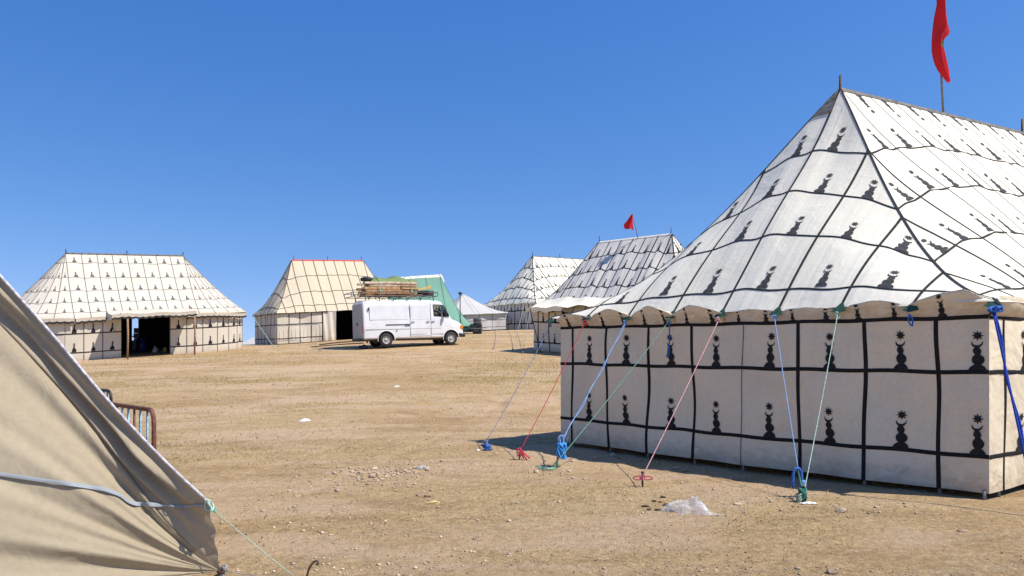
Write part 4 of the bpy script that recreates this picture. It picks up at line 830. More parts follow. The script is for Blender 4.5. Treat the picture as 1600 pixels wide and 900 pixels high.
# --- load on the rack: beams, each a thing of its own
cs, sn = math.cos(VH), math.sin(VH)
def vw(p): 
    x, y, z = p; pt = -pitch * .6; x2 = x * math.cos(pt) + z * math.sin(pt); z2 = -x * math.sin(pt) + z * math.cos(pt); L_ = van.location
    return np.array([L_.x + x2 * cs - y * sn, L_.y + x2 * sn + y * cs, L_.z + z2])
woods = [flat('timber_%d' % i, c, .85, var=.35, scale=6, bump=.3, spec=.2) for i, c in enumerate([(.46, .26, .13), (.52, .33, .17), (.60, .40, .22), (.58, .42, .30), (.28, .15, .09), (.66, .52, .38)])]
words = ['lowest, dark brown', 'second, reddish brown', 'third, brown', 'fourth, orange brown', 'fifth, pinkish tan', 'topmost, pale']
zc = ZR + .022
for lay in range(6):
    hgt = (.09, .11, .13, .135, .14, .12)[lay]
    for rowi, yy in enumerate((-.60, .40)):
        x0 = (.30, .10, .22, .18, .45, .20)[lay] + random.uniform(-.1, .1); x1 = (3.3, 2.95, 3.0, 2.95, 2.96, 2.95)[lay] + random.uniform(-.06, .06); wdt = random.uniform(.30, .42)
        bm = bmesh.new(); bmesh.ops.create_cube(bm, size=1); bmesh.ops.subdivide_edges(bm, edges=[e for e in bm.edges if abs(e.verts[0].co.x - e.verts[1].co.x) > .5], cuts=5)
        for v in bm.verts:
            f = v.co.x + .5; p = vw((x0 + f * (x1 - x0), yy + v.co.y * wdt + .012 * math.sin(f * 5 + lay), zc + hgt / 2 + v.co.z * (hgt - .022) + .006 * math.sin(f * 7 + lay * 2 + rowi))); v.co = Vector(p)
        bmesh.ops.bevel(bm, geom=bm.edges[:], offset=.004, segments=1, affect='EDGES')
        o = MB().bm(bm).out('timber_length', woods[(lay + (rowi if lay != 5 else 0)) % 6 if rowi else (4, 0, 0, 1, 3, 5)[lay]])
        tag(o, ('%s beam on the near side of the van roof load' % words[lay]) if rowi == 0 else '%s beam on the far side of the van roof load' % words[lay], 'beam', 'beams stacked on the van roof rack')
    zc += hgt
# second lengths butted on the right of the upper layers
for lay, zz in ((3, ZR + .022 + .335), (4, ZR + .022 + .47)):
    bm = bmesh.new(); bmesh.ops.create_cube(bm, size=1)
    for v in bm.verts: v.co = Vector(vw((2.1 + (v.co.x + .5) * .9, -.80 + v.co.y * .07, zz + .05 + v.co.z * .085)))
    tag(MB().bm(bm).out('wooden_offcut', woods[1]), '%s short orange board at the right end of the van roof load' % ('lower' if lay == 3 else 'upper'), 'board', 'short boards on the van roof load')
# green netting bundle on top
N1, N2 = 40, 14; U, Vv = np.meshgrid(np.linspace(0, 1, N1), np.linspace(0, 1, N2), indexing='ij')
top = .10 + .20 * np.sin(np.pi * np.clip(U, 0, 1)) ** .6 * (1 + .35 * np.sin(U * 13)) + .03 * np.sin(U * 31 + Vv * 9)
cross = np.sin(np.pi * Vv) ** .5; P3 = np.stack([.55 + U * 2.5, -.72 + Vv * 1.4, zc - .02 + top * cross], -1)
Pw = np.array([vw(p) for p in P3.reshape(-1, 3)]); M['net'] = canvas('olive_green_netting', (.19, .25, .10), dirt=(.12, .17, .07), dirtamt=.6, bump=.8, folds=(20, 20))
o = mobj('netting_bundle', Pw, grid_faces(N1, N2), M['net'], uv=np.stack([U, Vv], -1).reshape(-1, 2)); tag(o, 'olive green netting heaped over the beams on the van roof', 'netting')
bm = bmesh.new(); bmesh.ops.create_icosphere(bm, subdivisions=3, radius=1)
for v in bm.verts: 
    k = 1 + .15 * math.sin(v.co.x * 7) * math.cos(v.co.y * 6 + v.co.z * 5); v.co = Vector(vw((.38 + v.co.x * .30 * k, -.45 + v.co.y * .35 * k, zc + .13 + v.co.z * .13 * k)))
tag(MB().bm(bm).out('dark_bundle', M['dark'], smooth=True), 'dark rolled bundle at the rear end of the van roof load', 'bundle')
# black bag, yellow plank and rope lashings near the cab
bm = bmesh.new(); bmesh.ops.create_cube(bm, size=1); bmesh.ops.subdivide_edges(bm, edges=bm.edges[:], cuts=4, use_grid_fill=True)
for v in bm.verts:
    r = v.co.length; k = .80 + .2 / max(.55, r) * .5 + .05 * math.sin(v.co.x * 11 + v.co.y * 7); v.co = Vector(vw((3.52 + v.co.x * .80 * k, -.40 + v.co.y * .5 * k, ZR + .16 + v.co.z * .30 * k)))
tag(MB().bm(bm).out('duffel_bag', M['dark'], smooth=True), 'black bag lying on the roof rack above the van cab', 'bag')
bm = bmesh.new(); bmesh.ops.create_cube(bm, size=1); M['ywood'] = flat('yellow_board', (.62, .45, .15), .8, var=.3)
for v in bm.verts: f = v.co.x + .5; v.co = Vector(vw((3.0 + f * .75, -.66 + v.co.y * .3, ZR + .34 + .14 * f + v.co.z * (.06 + .12 * f))))
tag(MB().bm(bm).out('yellow_board', M['ywood']), 'yellow board sticking up at a slant on the van roof rack', 'board')
for k, x in enumerate((.95, 2.62)):
    pts = [vw((x, -.87, ZR - .0)), vw((x, -.885, ZR + .35)), vw((x + .01, -.86, zc + .0)), vw((x + .02, -.45, zc + .10 + .19)), vw((x + .02, .3, zc + .30)), vw((x, .8, zc + .02)), vw((x, .87, ZR))]
    t_ = thing('lashing_rope', vw((x, -.87, ZR)), 'green rope lashing the %s of the beams on the van roof' % ('rear end' if k == 0 else 'front end'), 'rope', 'ropes tying the van roof load')
    MB().tube(spline(pts, 30), .014, 6).out('cord', M['tgrn'], t_, smooth=True)
    p = vw((x, -.90, ZR + .24)); MB().lathe([(.01, -.09), (.05, -.06), (.06, 0), (.04, .06), (.01, .10)], p, (0.1, 0, 1), 8).out('knot', M['grn'], t_, smooth=True)
# tow-bar clutter behind the van
cl = [((-2.1, -.5, .20), (.0, -.45, .34), .03, 'rusty pipe leaning from the ground to the rear of the van', M['iron']), ((-2.4, .1, .10), (.3, .15, .22), .025, 'long rusty rod lying behind the van', M['iron'])]
for a, b_, r, lb, mt in cl:
    A_ = vw(a); B_ = vw(b_); o = MB().tube([A_, (A_ + B_) / 2 + [0, 0, .02], B_], r, 8).out('metal_pipe', mt, smooth=True); tag(o, lb, 'pipe')
p = gp(566, 546); bm = bmesh.new(); bmesh.ops.create_icosphere(bm, subdivisions=3, radius=1)
for v in bm.verts: k = 1 + .18 * math.sin(v.co.x * 5 + v.co.z * 7) ; v.co = Vector((p[0] + v.co.x * .24 * k, p[1] + .2 + v.co.y * .2 * k, p[2] + .10 + v.co.z * .13 * k))
tag(MB().bm(bm).out('sack', flat('dark_blue_sack', (.03, .035, .07), .7, bump=.5), smooth=True), 'small dark blue sack on the ground by the van rear wheel', 'sack')
# ------------------------------------------------------------------ guy ropes and stakes of the near marquee
def bunch(mb, c, r, n, rad, seed, squash=(1, 1, 1.3)):
    g = np.random.default_rng(seed)
    for k in range(n):
        a0 = g.uniform(0, 6.28); t = np.linspace(0, 1, 14); ph = g.uniform(0, 6.28, 3)
        x = np.cos(a0 + t * 6.28 * g.uniform(.6, 1.3)) * (.5 + .5 * np.sin(ph[0] + t * 4)); y = np.sin(a0 + t * 6.28) * (.5 + .5 * np.cos(ph[1] + t * 3)); z = np.sin(ph[2] + t * 6.28 * g.uniform(.7, 1.2))
        mb.tube(np.stack([c[0] + x * r * squash[0], c[1] + y * r * squash[1], c[2] + z * r * squash[2]], -1), rad, 5)
def stake(P, label, h=.16, lean=(.03, 0), r=.013, group='stakes holding the near marquee ropes'):
    t_ = thing('tent_stake', P, label, 'stake', group); MB().tube([P + np.array([0, 0, -.12]), P + np.array([lean[0], lean[1], h])], [r, r], 8).out('rod', M['iron'], t_, smooth=True)
    MB().lathe([(r * .6, 0), (r * 1.5, .004), (r * 1.5, .014), (r * .6, .02)], P + np.array([lean[0], lean[1], h]), (lean[0], lean[1], h), 10).out('head', M['iron'], t_, smooth=True); return P + np.array([lean[0], lean[1], h * .75])
def guy(a, b, mat, label, r=.0075, sag=.05, knot=None, kn=8, kr=.06, group='guy ropes of the near marquee', seed=1, tail=0, twist=0):
    a = np.asarray(a, float); b = np.asarray(b, float); t_ = thing('guy_rope', b, label, 'rope', group); t = np.linspace(0, 1, 24)[:, None]; P = a * (1 - t) + b * t; P[:, 2] -= (sag * 4 * t * (1 - t))[:, 0]
    mb = MB().tube(P, r, 6)
    if twist: 
        Q = P + np.stack([.02 * np.sin(t[:, 0] * 20), 0 * t[:, 0], 0 * t[:, 0]], -1) + [.008, 0, 0]; mb.tube(Q, r, 6)
    mb.out('line', mat, t_, smooth=True)
    top = MB(); bunch(top, a, .03, 3, .008, seed + 50); top.out('top_knot', mat, t_, smooth=True)
    if knot is not None:
        kb = MB(); bunch(kb, knot, kr, kn, r * .9, seed)
        kb.out('knot', mat, t_, smooth=True)
    return t_
T_ = TIE
GP = {k: gp(*v) for k, v in dict(a=(757, 703), b=(810, 719), c=(868, 733), d=(1004, 760), e=(1251, 784), f=(1640, 800)).items()}
s_a = stake(GP['a'], 'iron stake under the blue knot, at the tip of the marquee shadow', .12)
s_b = stake(GP['b'], 'iron stake wrapped in red rope', .14)
s_c = stake(GP['c'], 'iron stake with green rope lying round it', .16)
s_d = stake(GP['d'], 'thin iron stake tied with pink rope', .17, (0, 0))
s_e = stake(GP['e'], 'iron stake under the blue rope loop', .16)
corner = T_[0] + np.array([.05, .1, 0])
guy(corner, s_a + [0, 0, .06], M['gblue'], 'slate blue guy rope, leftmost of the near marquee ropes', .006, knot=GP['a'] + [.03, 0, .10], kn=9, kr=.055, seed=3)
kb = MB(); bunch(kb, GP['a'] + np.array([.03, -.02, .05]), .07, 10, .011, 4, (1.3, 1, .6)); kbo = kb.out('rope_heap', M['blue'], smooth=True); tag(kbo, 'heap of bright blue rope on the stake at the shadow tip', 'rope')
guy(T_[1], s_b + [0, 0, .05], M['rred'], 'dark red guy rope from the left end of the marquee eave', .0062, knot=GP['b'] + [.01, 0, .12], kn=5, kr=.05, seed=5)
kb = MB()
for (w_, h_) in ((.16, .2), (.11, .22), (.06, .2)):
    t = np.linspace(0, math.pi * 2, 24); kb.tube(np.stack([GP['b'][0] + .02 + w_ * (1 - np.cos(t)) / 2, GP['b'][1] - .02 - .05 * np.sin(t), GP['b'][2] + .20 - h_ * np.sin(t / 2) ** 1.5 * .85], -1), .009, 6)
o = kb.out('rope_loops', M['rred'], smooth=True); tag(o, 'loops of red rope hanging from a stake', 'rope')
guy(T_[2], s_c + [.08, .25, .28], M['lblue'], 'pale blue guy rope ending in a frayed blue bunch', .006, knot=s_c + [.09, .22, .24], kn=12, kr=.075, seed=6, twist=1)
kb = MB(); bunch(kb, s_c + np.array([.07, .16, .12]), .07, 12, .010, 7, (1, 1, 1.6)); o = kb.out('rope_bunch', rope_mat('bright_blue_rope', (.06, .32, .72)), smooth=True); tag(o, 'frayed bunch of bright blue rope near the marquee left corner', 'rope')
guy(T_[3], GP['c'] + [0, 0, .08], M['grn'], 'thin green guy rope crossing the marquee wall at its left end', .0065, sag=.03, knot=GP['c'] + [0, 0, .05], kn=6, kr=.05, seed=8)
kb = MB(); t = np.linspace(0, 1, 30); kb.tube(np.stack([GP['c'][0] - .28 * t, GP['c'][1] - .10 * np.sin(t * 5), GP['c'][2] + .015 + .02 * np.sin(t * 9) ** 2], -1), .010, 6); kb.tube(np.stack([GP['c'][0] - .25 * t, GP['c'][1] - .06 - .07 * np.sin(t * 4), GP['c'][2] + .02 + 0 * t], -1), .010, 6)
o = kb.out('rope_end', M['grn'], smooth=True); tag(o, 'green rope ends trailing on the ground beside a stake', 'rope')
guy(T_[4], s_d, M['pink'], 'pink guy rope from the middle of the marquee eave', .0065, sag=.02, knot=s_d, kn=4, kr=.035, seed=9)
kb = MB()
for sx in (-1, 1):
    t = np.linspace(0, 2 * math.pi, 18); kb.tube(np.stack([s_d[0] + sx * .06 * (1 - np.cos(t)), s_d[1] - .02 + 0 * t, s_d[2] - .02 + .022 * np.sin(t)], -1), .008, 6)
o = kb.out('rope_bow', rope_mat('crimson_rope', (.5, .07, .11)), smooth=True); tag(o, 'crimson rope bow tied on a thin stake', 'rope')
LB = at(1247, 733, 8.9)
guy(T_[5], LB, M['lblue'], 'light blue guy rope running down to a padded blue loop', .0062, sag=.02, seed=11)
h0 = np.array([LB[0] - .055, LB[1], LB[2] - .22]); t = np.linspace(0, 1, 30); an = math.pi * np.clip((t - .35) / .5, 0, 1)
pts = [LB + [-.055, 0, -.20], LB + [-.055, 0, -.06], LB + [-.04, 0, -.01], LB + [0, 0, .01], LB + [.03, 0, -.02], LB + [.04, 0, -.08], LB + [.035, 0, -.26]]
o = MB().tube(spline(pts, 40), .017, 8).out('rope_loop', M['blue'], smooth=True); tag(o, 'thick blue padded rope loop above the right stake', 'rope')
o = MB().box(tuple(LB + [.03, -.03, -.20]), tuple(LB + [.09, .03, -.13]), .015).out('rope_clip', M['lblue']); tag(o, 'small blue clip beside the padded rope loop', 'clip')
MB_ = MB().tube([LB + [.0, 0, -.01], LB + [.02, -.01, -.15], s_e], .012, 6); bunch(MB_, s_e - np.array([0, 0, .04]), .05, 6, .011, 12, (1, 1, 1.4)); o = MB_.out('rope_tie', rope_mat('dark_green_rope', (.06, .2, .14)), smooth=True); tag(o, 'dark green rope tying the padded loop to its stake', 'rope')
guy(T_[6], GP['e'] + [.03, 0, .07], M['pgrn'], 'pale green guy rope slanting down to the right stake', .0062, sag=.02, knot=GP['e'] + [-.03, 0, .02], kn=9, kr=.06, seed=13)
cr = TR.roof('e0')(np.array(TR.b), np.array(-.03)); cr = np.array(cr)
guy(cr + [0, -.02, -.02], at(1660, 985, 7.5), M['navy'], 'doubled navy blue rope at the right corner of the near marquee', .012, sag=.0, seed=14, twist=1)
kb = MB(); bunch(kb, cr + np.array([.02, -.03, 0]), .045, 8, .012, 15, (1.8, 1, .6)); o = kb.out('rope_knot', M['blue'], smooth=True); tag(o, 'blue rope knot at the right corner of the marquee eave', 'rope')
o = MB().tube([T_[3], T_[3] + [0.0, -.03, -.25], T_[3] + [-.01, -.02, -.55]], .010, 6).tube([T_[3] + [-.01, -.02, -.36], T_[3] + [-.04, -.02, -.56]], .012, 5).out('rope_tail', M['blue'], smooth=True); tag(o, 'short blue rope tail hanging from the marquee eave', 'rope')
o = MB().tube(spline([T_[7], T_[7] + [-.02, -.02, -.08], T_[7] + [.02, -.02, -.14], T_[7] + [.03, -.01, -.05], T_[7]], 20), .010, 5).out('rope_ring', M['blue'], smooth=True); tag(o, 'small blue rope ring under the eave near the right corner', 'rope')
# guy ropes of the far marquees
for (p0, dz, px, py, lb) in ((T4.roof('e0')(np.array(.5), np.array(-.03)), 0, 771, 546, 'pale guy rope of the far marquee, farthest left'), (T4.roof('e0')(np.array(2.2), np.array(-.03)), 0, 801, 548, 'grey guy rope pegged left of the second marquee'), (T4.roof('e0')(np.array(3.0), np.array(-.03)), 0, 816, 553, 'grey guy rope pegged just beside the second marquee shadow')):
    P = gp(px, py); guy(p0, P, M['grey'], lb, .012, sag=.1, seed=20, group='guy ropes of the far marquees', knot=P + [0, 0, .04], kn=3)
P = gp(158, 557); a1 = awn(np.array(DOOR[0] - .25), np.array(.98)); guy(a1, P, M['tgrn'], 'broad faded green strap bracing the awning of the left marquee', .035, sag=.02, seed=21, group='straps of the left tents')
P = gp(427, 541); a1 = np.array(T3.roof('e0')(np.array(-T3.b), np.array(-.02))); guy(a1 + [.0, 0, 0], P, M['tgrn'], 'pale green rope slanting before the shaded end of the cream tent', .022, sag=.02, seed=22, group='straps of the left tents')
# ropes and peg of the khaki tent
e0 = e_[0]; P = gp(458, 899); guy(e0 + [.0, -.01, .0], P, M['pgrn'], 'thin pale green rope from the corner of the khaki tent', .0035, sag=.01, seed=23, group='ropes of the khaki tent')
kb = MB(); bunch(kb, e0 * .93 + P * .07, .012, 5, .004, 24); o = kb.out('rope_knot', M['grn'], smooth=True); tag(o, 'tiny green knot just below the khaki tent corner', 'rope')
guy(PEG + [.02, 0, .0], gp(430, 904), M['grey'], 'thin grey cord running from the gathered foot of the khaki tent', .003, sag=.0, seed=25, group='ropes of the khaki tent')
P = gp(478, 903); dd = P[1] / F; pts = [P + [0, 0, -.08], P + [.01, 0, .02], P + [.035, 0, .09], P + [.07, 0, .125], P + [.088, 0, .125], P + [.092, 0, .108], P + [.078, 0, .098]]
t_ = thing('hooked_stake', P, 'rusty iron stake with a curled hook at the bottom edge', 'stake'); MB().tube(spline(pts, 30), .0085, 8).out('rod', M['iron'], t_, smooth=True)
# ------------------------------------------------------------------ flags
def flag(base, top, outline, dep, name_label, mat, star=None):
    t_ = thing('flag', base, name_label, 'flag'); base = np.array(base); top = np.array(top)
    MB().tube([base + [0, 0, -.3], top], [.022, .016], 8).out('flagpole', M['pole'], t_, smooth=True); n = len(outline); rows = []
    for (z, xl, xr, k) in outline:
        u = np.linspace(0, 1, 15); f = (z - base[2]) / (top[2] - base[2]); cx = base[0] + (top[0] - base[0]) * f; cy = base[1] + (top[1] - base[1]) * f
        rows.append(np.stack([cx + xl + (xr - xl) * u, cy - .03 - dep + dep * np.sin(u * math.pi * 2.2 + k) * (1 - .0 * u), np.full(15, z) + .02 * np.sin(u * 9 + k)], -1))
    rows = np.array(rows); R2 = np.array([spline(rows[:, j], 40) for j in range(15)]).transpose(1, 0, 2); o = mobj('cloth', R2.reshape(-1, 3), grid_faces(40, 15), mat, t_); return t_, R2
rp, Pf = ridge_pole(rootR, TR, 3.73, .05, .02)
kx = Pf[1] / F; zz = lambda py: CAM_Z - (py - HOR) * kx; pxm = lambda px, y_: 0
topf = Pf + np.array([-.16, 0, 2.75]); 
def ol(py, xl, xr, k):
    z = zz(py); f = (z - Pf[2]) / (topf[2] - Pf[2]); cx = Pf[0] + (topf[0] - Pf[0]) * f; return (z, (xl - 800) * kx - cx, (xr - 800) * kx - cx, k)
ft, R2 = flag(Pf, topf, [ol(-45, 1463, 1468, 0), ol(0, 1462, 1470.5, .3), ol(30, 1457, 1477, .8), ol(52, 1455, 1482, 1.2), ol(62, 1454.5, 1473, 1.6), ol(90, 1455, 1475, 2.0), ol(110, 1461, 1478, 2.3), ol(124, 1470, 1478.5, 2.6), ol(130, 1474, 1479, 2.8)], .09, 'large red flag drooping from a pole on the near marquee ridge', M['red'])
c0 = R2[26, 13] + np.array([0, -.02, 0]); st_ = [];  M['star'] = flat('green_star', (.05, .25, .08), .8, spec=.2)
V = [c0]; 
for i in range(10): a = math.radians(90 + 36 * i); r = .10 if i % 2 == 0 else .04; V.append(c0 + np.array([math.cos(a) * r * .35, -.004, math.sin(a) * r]))
mobj('star', np.array(V), [(0, 1 + i, 1 + (i + 1) % 10) for i in range(10)], M['star'], ft, smooth=False)
Pf = np.array(T2.roof('s+')(np.array(2.35), np.array(1.0))); kx = Pf[1] / F; 
topf = np.array([(987.5 - 800) * kx, Pf[1], zz(331)])
flag(Pf, topf, [ol(336, 985.5, 988, 0), ol(346, 979, 988.6, .5), ol(352, 974.5, 989, 1.0), ol(357, 975.5, 989.4, 1.5), ol(359, 977, 989.5, 1.8)], .16, 'small red flag fluttering on the second marquee', M['red'])
# ------------------------------------------------------------------ crowd barriers
M['rust'] = flat('rust_tube', (.15, .06, .04), .8, var=.5, scale=18, bump=.3)
M['ltblue'] = flat('flaking_blue_paint', (.22, .42, .52), .7, var=.5, scale=22, bump=.3); M['galv'] = flat('galvanised_tube', (.36, .36, .35), .5, .4, var=.25)
def barrier(P, ang, label, frame_m, bar_m, n=10, Lb=2.2, H=1.12, feetz=(.0, .0)):
    t_ = thing('crowd_barrier', P, label, 'barrier', None, ang); g = lambda x, y: float(G(P[0] + x * math.cos(ang) - y * math.sin(ang), P[1] + x * math.sin(ang) + y * math.cos(ang))) - P[2]
    z1 = g(Lb, 0); sh = lambda pts: [(x, y, z + z1 * x / Lb) for x, y, z in pts]; c = .13
    aa = np.linspace(0, math.pi / 2, 7); fr = [(0, 0, .10)] + [(c - c * math.cos(q), 0, H - c + c * math.sin(q)) for q in aa] + [(Lb - c + c * math.sin(q), 0, H - c + c * math.cos(q)) for q in aa] + [(Lb, 0, .10)]
    MB().tube(sh(fr), .024, 8).out('frame', frame_m, t_, world=False, smooth=True); MB().tube(sh([(0, 0, .30), (Lb, 0, .30)]), .018, 8).out('lower_rail', frame_m, t_, world=False, smooth=True)
    for k in range(1, n): x = Lb * k / n; MB().tube(sh([(x, 0, .30), (x + random.uniform(-.01, .01), 0, H)]), .012 if k % 2 else .014, 6).out('bar', bar_m if k % 3 else frame_m, t_, world=False, smooth=True)
    for x in (.25, Lb - .25): MB().tube(sh([(x, 0, .30), (x, -.02, .22), (x, -.28, .03)]), .016, 6).tube(sh([(x, 0, .30), (x, .02, .22), (x, .28, .03)]), .016, 6).out('foot', frame_m, t_, world=False, smooth=True)
    return t_
def gz(x, y): return np.array([x, y, float(G(x, y))])
barrier(gz(-3.66, 7.85), math.radians(132), 'rusty crowd barrier with blue bars sticking out behind the khaki tent', M['rust'], M['ltblue'])
barrier(gz(-6.42, 12.3), math.radians(140), 'farther crowd barrier with close blue bars behind the khaki tent', M['black'], M['ltblue'], n=16)
pb = gp(430, 541.5); pe = gp(500, 538); v_ = pe - pb; barrier(gz(pb[0], pb[1]), math.atan2(v_[1], v_[0]), 'grey metal crowd barrier in front of the cream tent wall', M['galv'], M['galv'], n=11, Lb=float(np.hypot(v_[0], v_[1])), H=1.15)
# ------------------------------------------------------------------ things in the doorway of the left marquee
def inside(px, py, dback): d = gp(px, py); return np.array([d[0] * (d[1] + dback) / d[1], d[1] + dback, float(G(d[0], d[1] + dback))])
M['bluepl'] = flat('blue_plastic', (.02, .025, .12), .4); M['wpl'] = flat('white_plastic', (.7, .7, .7), .4); M['yel'] = flat('yellow_plastic', (.6, .42, .08), .5); M['ppl'] = flat('purple_cloth', (.2, .12, .14), .9)
P = inside(221, 553, 1.2); t_ = thing('barrel', P, 'dark blue barrel inside the doorway of the left marquee', 'barrel'); MB().lathe([(.24, 0), (.27, .03), (.27, .25), (.285, .27), (.27, .29), (.27, .45), (.285, .47), (.27, .49), (.26, .68), (.24, .70)], P, (0, 0, 1), 20).out('drum', M['bluepl'], t_, smooth=True); MB().lathe([(.25, 0), (.25, .03), (.2, .04)], P + [0, 0, .70], (0, 0, 1), 20).out('lid', M['plastic'], t_)
P = inside(242, 552, .5); t_ = thing('water_jug', P, 'small white jug on the ground at the left marquee doorway', 'jug'); MB().lathe([(.10, 0), (.12, .02), (.12, .16), (.07, .24), (.04, .28), (.04, .34)], P, (0, 0, 1), 14).out('vessel', M['wpl'], t_, smooth=True); an = np.linspace(-1.4, 1.4, 10); MB().tube(np.stack([P[0] + .08 + .07 * np.cos(an), P[1] + 0 * an, P[2] + .18 + .1 * np.sin(an)], -1), .013, 6).out('handle', M['wpl'], t_, smooth=True)
P = inside(258, 551, .4); t_ = thing('jerrycan', P, 'small yellow canister at the right jamb of the left marquee doorway', 'canister'); MB().box(tuple(P + [-.09, -.06, 0]), tuple(P + [.09, .06, .24]), .02).out('can', M['yel'], t_); MB().lathe([(.03, 0), (.03, .05), (.02, .055)], P + [.04, 0, .24], (0, 0, 1), 10).out('cap', M['plastic'], t_)
P = inside(252, 551, .6); bm = bmesh.new(); bmesh.ops.create_icosphere(bm, subdivisions=2, radius=1)
for v in bm.verts: v.co = Vector((P[0] + v.co.x * .14, P[1] + v.co.y * .1, P[2] + .06 + v.co.z * .08 * (1 + .2 * math.sin(v.co.x * 6))))
tag(MB().bm(bm).out('bundle', M['ppl'], smooth=True), 'dull purple bundle between the jug and the yellow canister', 'bundle')
P = inside(201, 551, 3.4); t_ = thing('table', P, 'white-legged table at the back of the left marquee', 'table'); MB().box(tuple(P + [-.5, -.3, .68]), tuple(P + [.6, .3, .73]), .008).out('tabletop', M['dark'], t_)
for sx in (-.42, .0, .5):
    for sy in (-.26, .26): MB().box(tuple(P + [sx - .035, sy - .02, 0]), tuple(P + [sx + .035, sy + .02, .675])).out('leg', M['wpl'], t_)
P = inside(211, 551, 3.0); t_ = thing('crate_stack', P, 'dark stack of crates in the gloom of the left marquee', 'crates')
for k in range(4): MB().box(tuple(P + [.05 + .02 * (k % 2), -.3, .3 * k]), tuple(P + [.65, .3, .3 * k + .285]), .012).out('crate', M['dark'], t_)
# ------------------------------------------------------------------ litter and stones
M['film'] = None
m, n, b = nmat('clear_film'); b.inputs['Base Color'].default_value = (.85, .86, .88, 1); b.inputs['Roughness'].default_value = .25
tr = n.nodes.new('ShaderNodeBsdfTransparent'); ms = n.nodes.new('ShaderNodeMixShader'); ms.inputs[0].default_value = .27; n.links.new(tr.outputs[0], ms.inputs[1]); n.links.new(b.outputs[0], ms.inputs[2]); n.links.new(ms.outputs[0], n.nodes['Material Output'].inputs['Surface']); M['film'] = m
def crumple(name, P, sx, sy, h, mat, label, cat, seed, n_=26, rough=.5):
    U, V_ = np.meshgrid(np.linspace(-1, 1, n_), np.linspace(-1, 1, n_), indexing='ij'); r = np.sqrt(U ** 2 + V_ ** 2); nz = fbm(U * 2.4 + seed * 9.1, V_ * 2.4, seed, 4); rid = 1 - np.abs(fbm(U * 3 + 40, V_ * 3 + seed, seed + 3, 3) * 2.2 - 1)
    ang = np.arctan2(V_, U); k = .75 + .35 * np.sin(ang * 2 + seed) * .5 + .2 * np.sin(ang * 5 + seed * 2)
    Z = np.clip(1 - r, 0, 1) ** .6 * (.35 + .9 * rid * nz * 1.6) * h; X = P[0] + U * sx * k + (nz - .45) * .05; Y = P[1] + V_ * sy * k
    o = mobj(name, np.stack([X, Y, Gm(X, Y) + .008 + Z], -1).reshape(-1, 3), grid_faces(n_, n_), mat, None, smooth=False); return tag(o, label, cat)
crumple('plastic_bag', gp(1076, 800), .28, .20, .17, M['film'], 'crumpled clear plastic bag on the sand in front of the marquee', 'bag', 3, 40)
M['paper'] = flat('white_paper', (.75, .73, .68), .8, var=.15); crumple('paper_scrap', gp(476, 659), .17, .10, .05, M['paper'], 'flat white scrap lying alone in the middle of the field', 'litter', 5, 14)
crumple('paper_scrap', gp(620, 605), .10, .07, .06, M['paper'], 'tiny white scrap far out on the field, above the rubble patch', 'litter', 6, 12)
crumple('paper_scrap', gp(1262, 788), .09, .05, .02, M['paper'], 'white scrap under the right marquee stake', 'litter', 8, 10)
crumple('cloth_scrap', gp(660, 733), .13, .08, .05, flat('grey_cloth', (.42, .38, .34), .9), 'grey scrap at the right end of the rubble patch', 'litter', 9, 14)
M['stone'] = flat('pale_stone', (.45, .35, .24), .9, var=.35, scale=9, bump=.6, spec=.2); M['stone2'] = flat('brown_stone', (.30, .21, .14), .9, var=.35, scale=9, bump=.6, spec=.2); M['peb'] = flat('pebbles', (.50, .39, .27), .9, var=.45, scale=5, spec=.2); M['debris'] = flat('dark_debris', (.06, .04, .028), .9, var=.4, scale=20)
def rock(P, sx, sy, sz, mat, label, seed, name='stone', cat='stone', group='loose stones on the field'):
    bm = bmesh.new(); bmesh.ops.create_icosphere(bm, subdivisions=2, radius=1); g = np.random.default_rng(seed); q = g.uniform(-1, 1, (7, 3)); q /= np.linalg.norm(q, axis=1)[:, None]
    for v in bm.verts:
        d = np.array(v.co); 
        for nv_, dist in zip(q, g.uniform(.55, .85, 7)):
            s_ = d @ nv_ - dist
            if s_ > 0: d = d - nv_ * s_
        v.co = Vector((P[0] + d[0] * sx, P[1] + d[1] * sy, float(Gm(P[0], P[1])) + sz * .35 + d[2] * sz))
    return tag(MB().bm(bm).out(name, mat), label, cat, group)
rocks = [((931, 716), .05, .05, .04, 'stone', 'small pale stone under the marquee wall near its left corner'), ((958, 713), .06, .05, .05, 'stone', 'pale stone in shade, second along the marquee wall'), ((967, 716), .045, .04, .035, 'stone2', 'brown stone touching the second stone by the marquee wall'),
 ((889, 737), .035, .03, .025, 'stone', 'white stone lying on the green rope end'), ((838, 739), .05, .04, .035, 'stone', 'round tan stone left of the green rope'), ((771, 702), .035, .03, .03, 'stone', 'pale pebble right of the blue rope heap'), ((747, 705), .04, .03, .025, 'paper', 'white pebble left of the blue rope heap'),
 ((1315, 800), .07, .05, .035, 'stone', 'flat tan stone right of the loop stake'), ((1153, 789), .055, .04, .02, 'stone', 'flat stone between the plastic bag and the stake'), ((1205, 785), .03, .03, .02, 'stone2', 'small brown stone left of the loop stake'), ((1300, 897), .05, .04, .03, 'stone2', 'brown stone at the bottom edge of the picture'), ((1115, 767), .025, .02, .02, 'stone', 'tiny white pebble above the plastic bag'), ((1503, 829), .06, .03, .015, 'stone2', 'thin brown flake before the right corner of the marquee'),
 ((896, 749), .03, .03, .02, 'stone', 'small tan stone below the blue rope bunch'), ((1055, 732), .05, .04, .03, 'stone', 'tan stone in the wall shadow right of the pink rope'), ((1071, 735), .05, .04, .03, 'stone2', 'brown stone beside the tan one in the wall shadow'), ((895, 748), .02, .02, .015, 'stone2', 'tiny brown stone by the small tan one')]
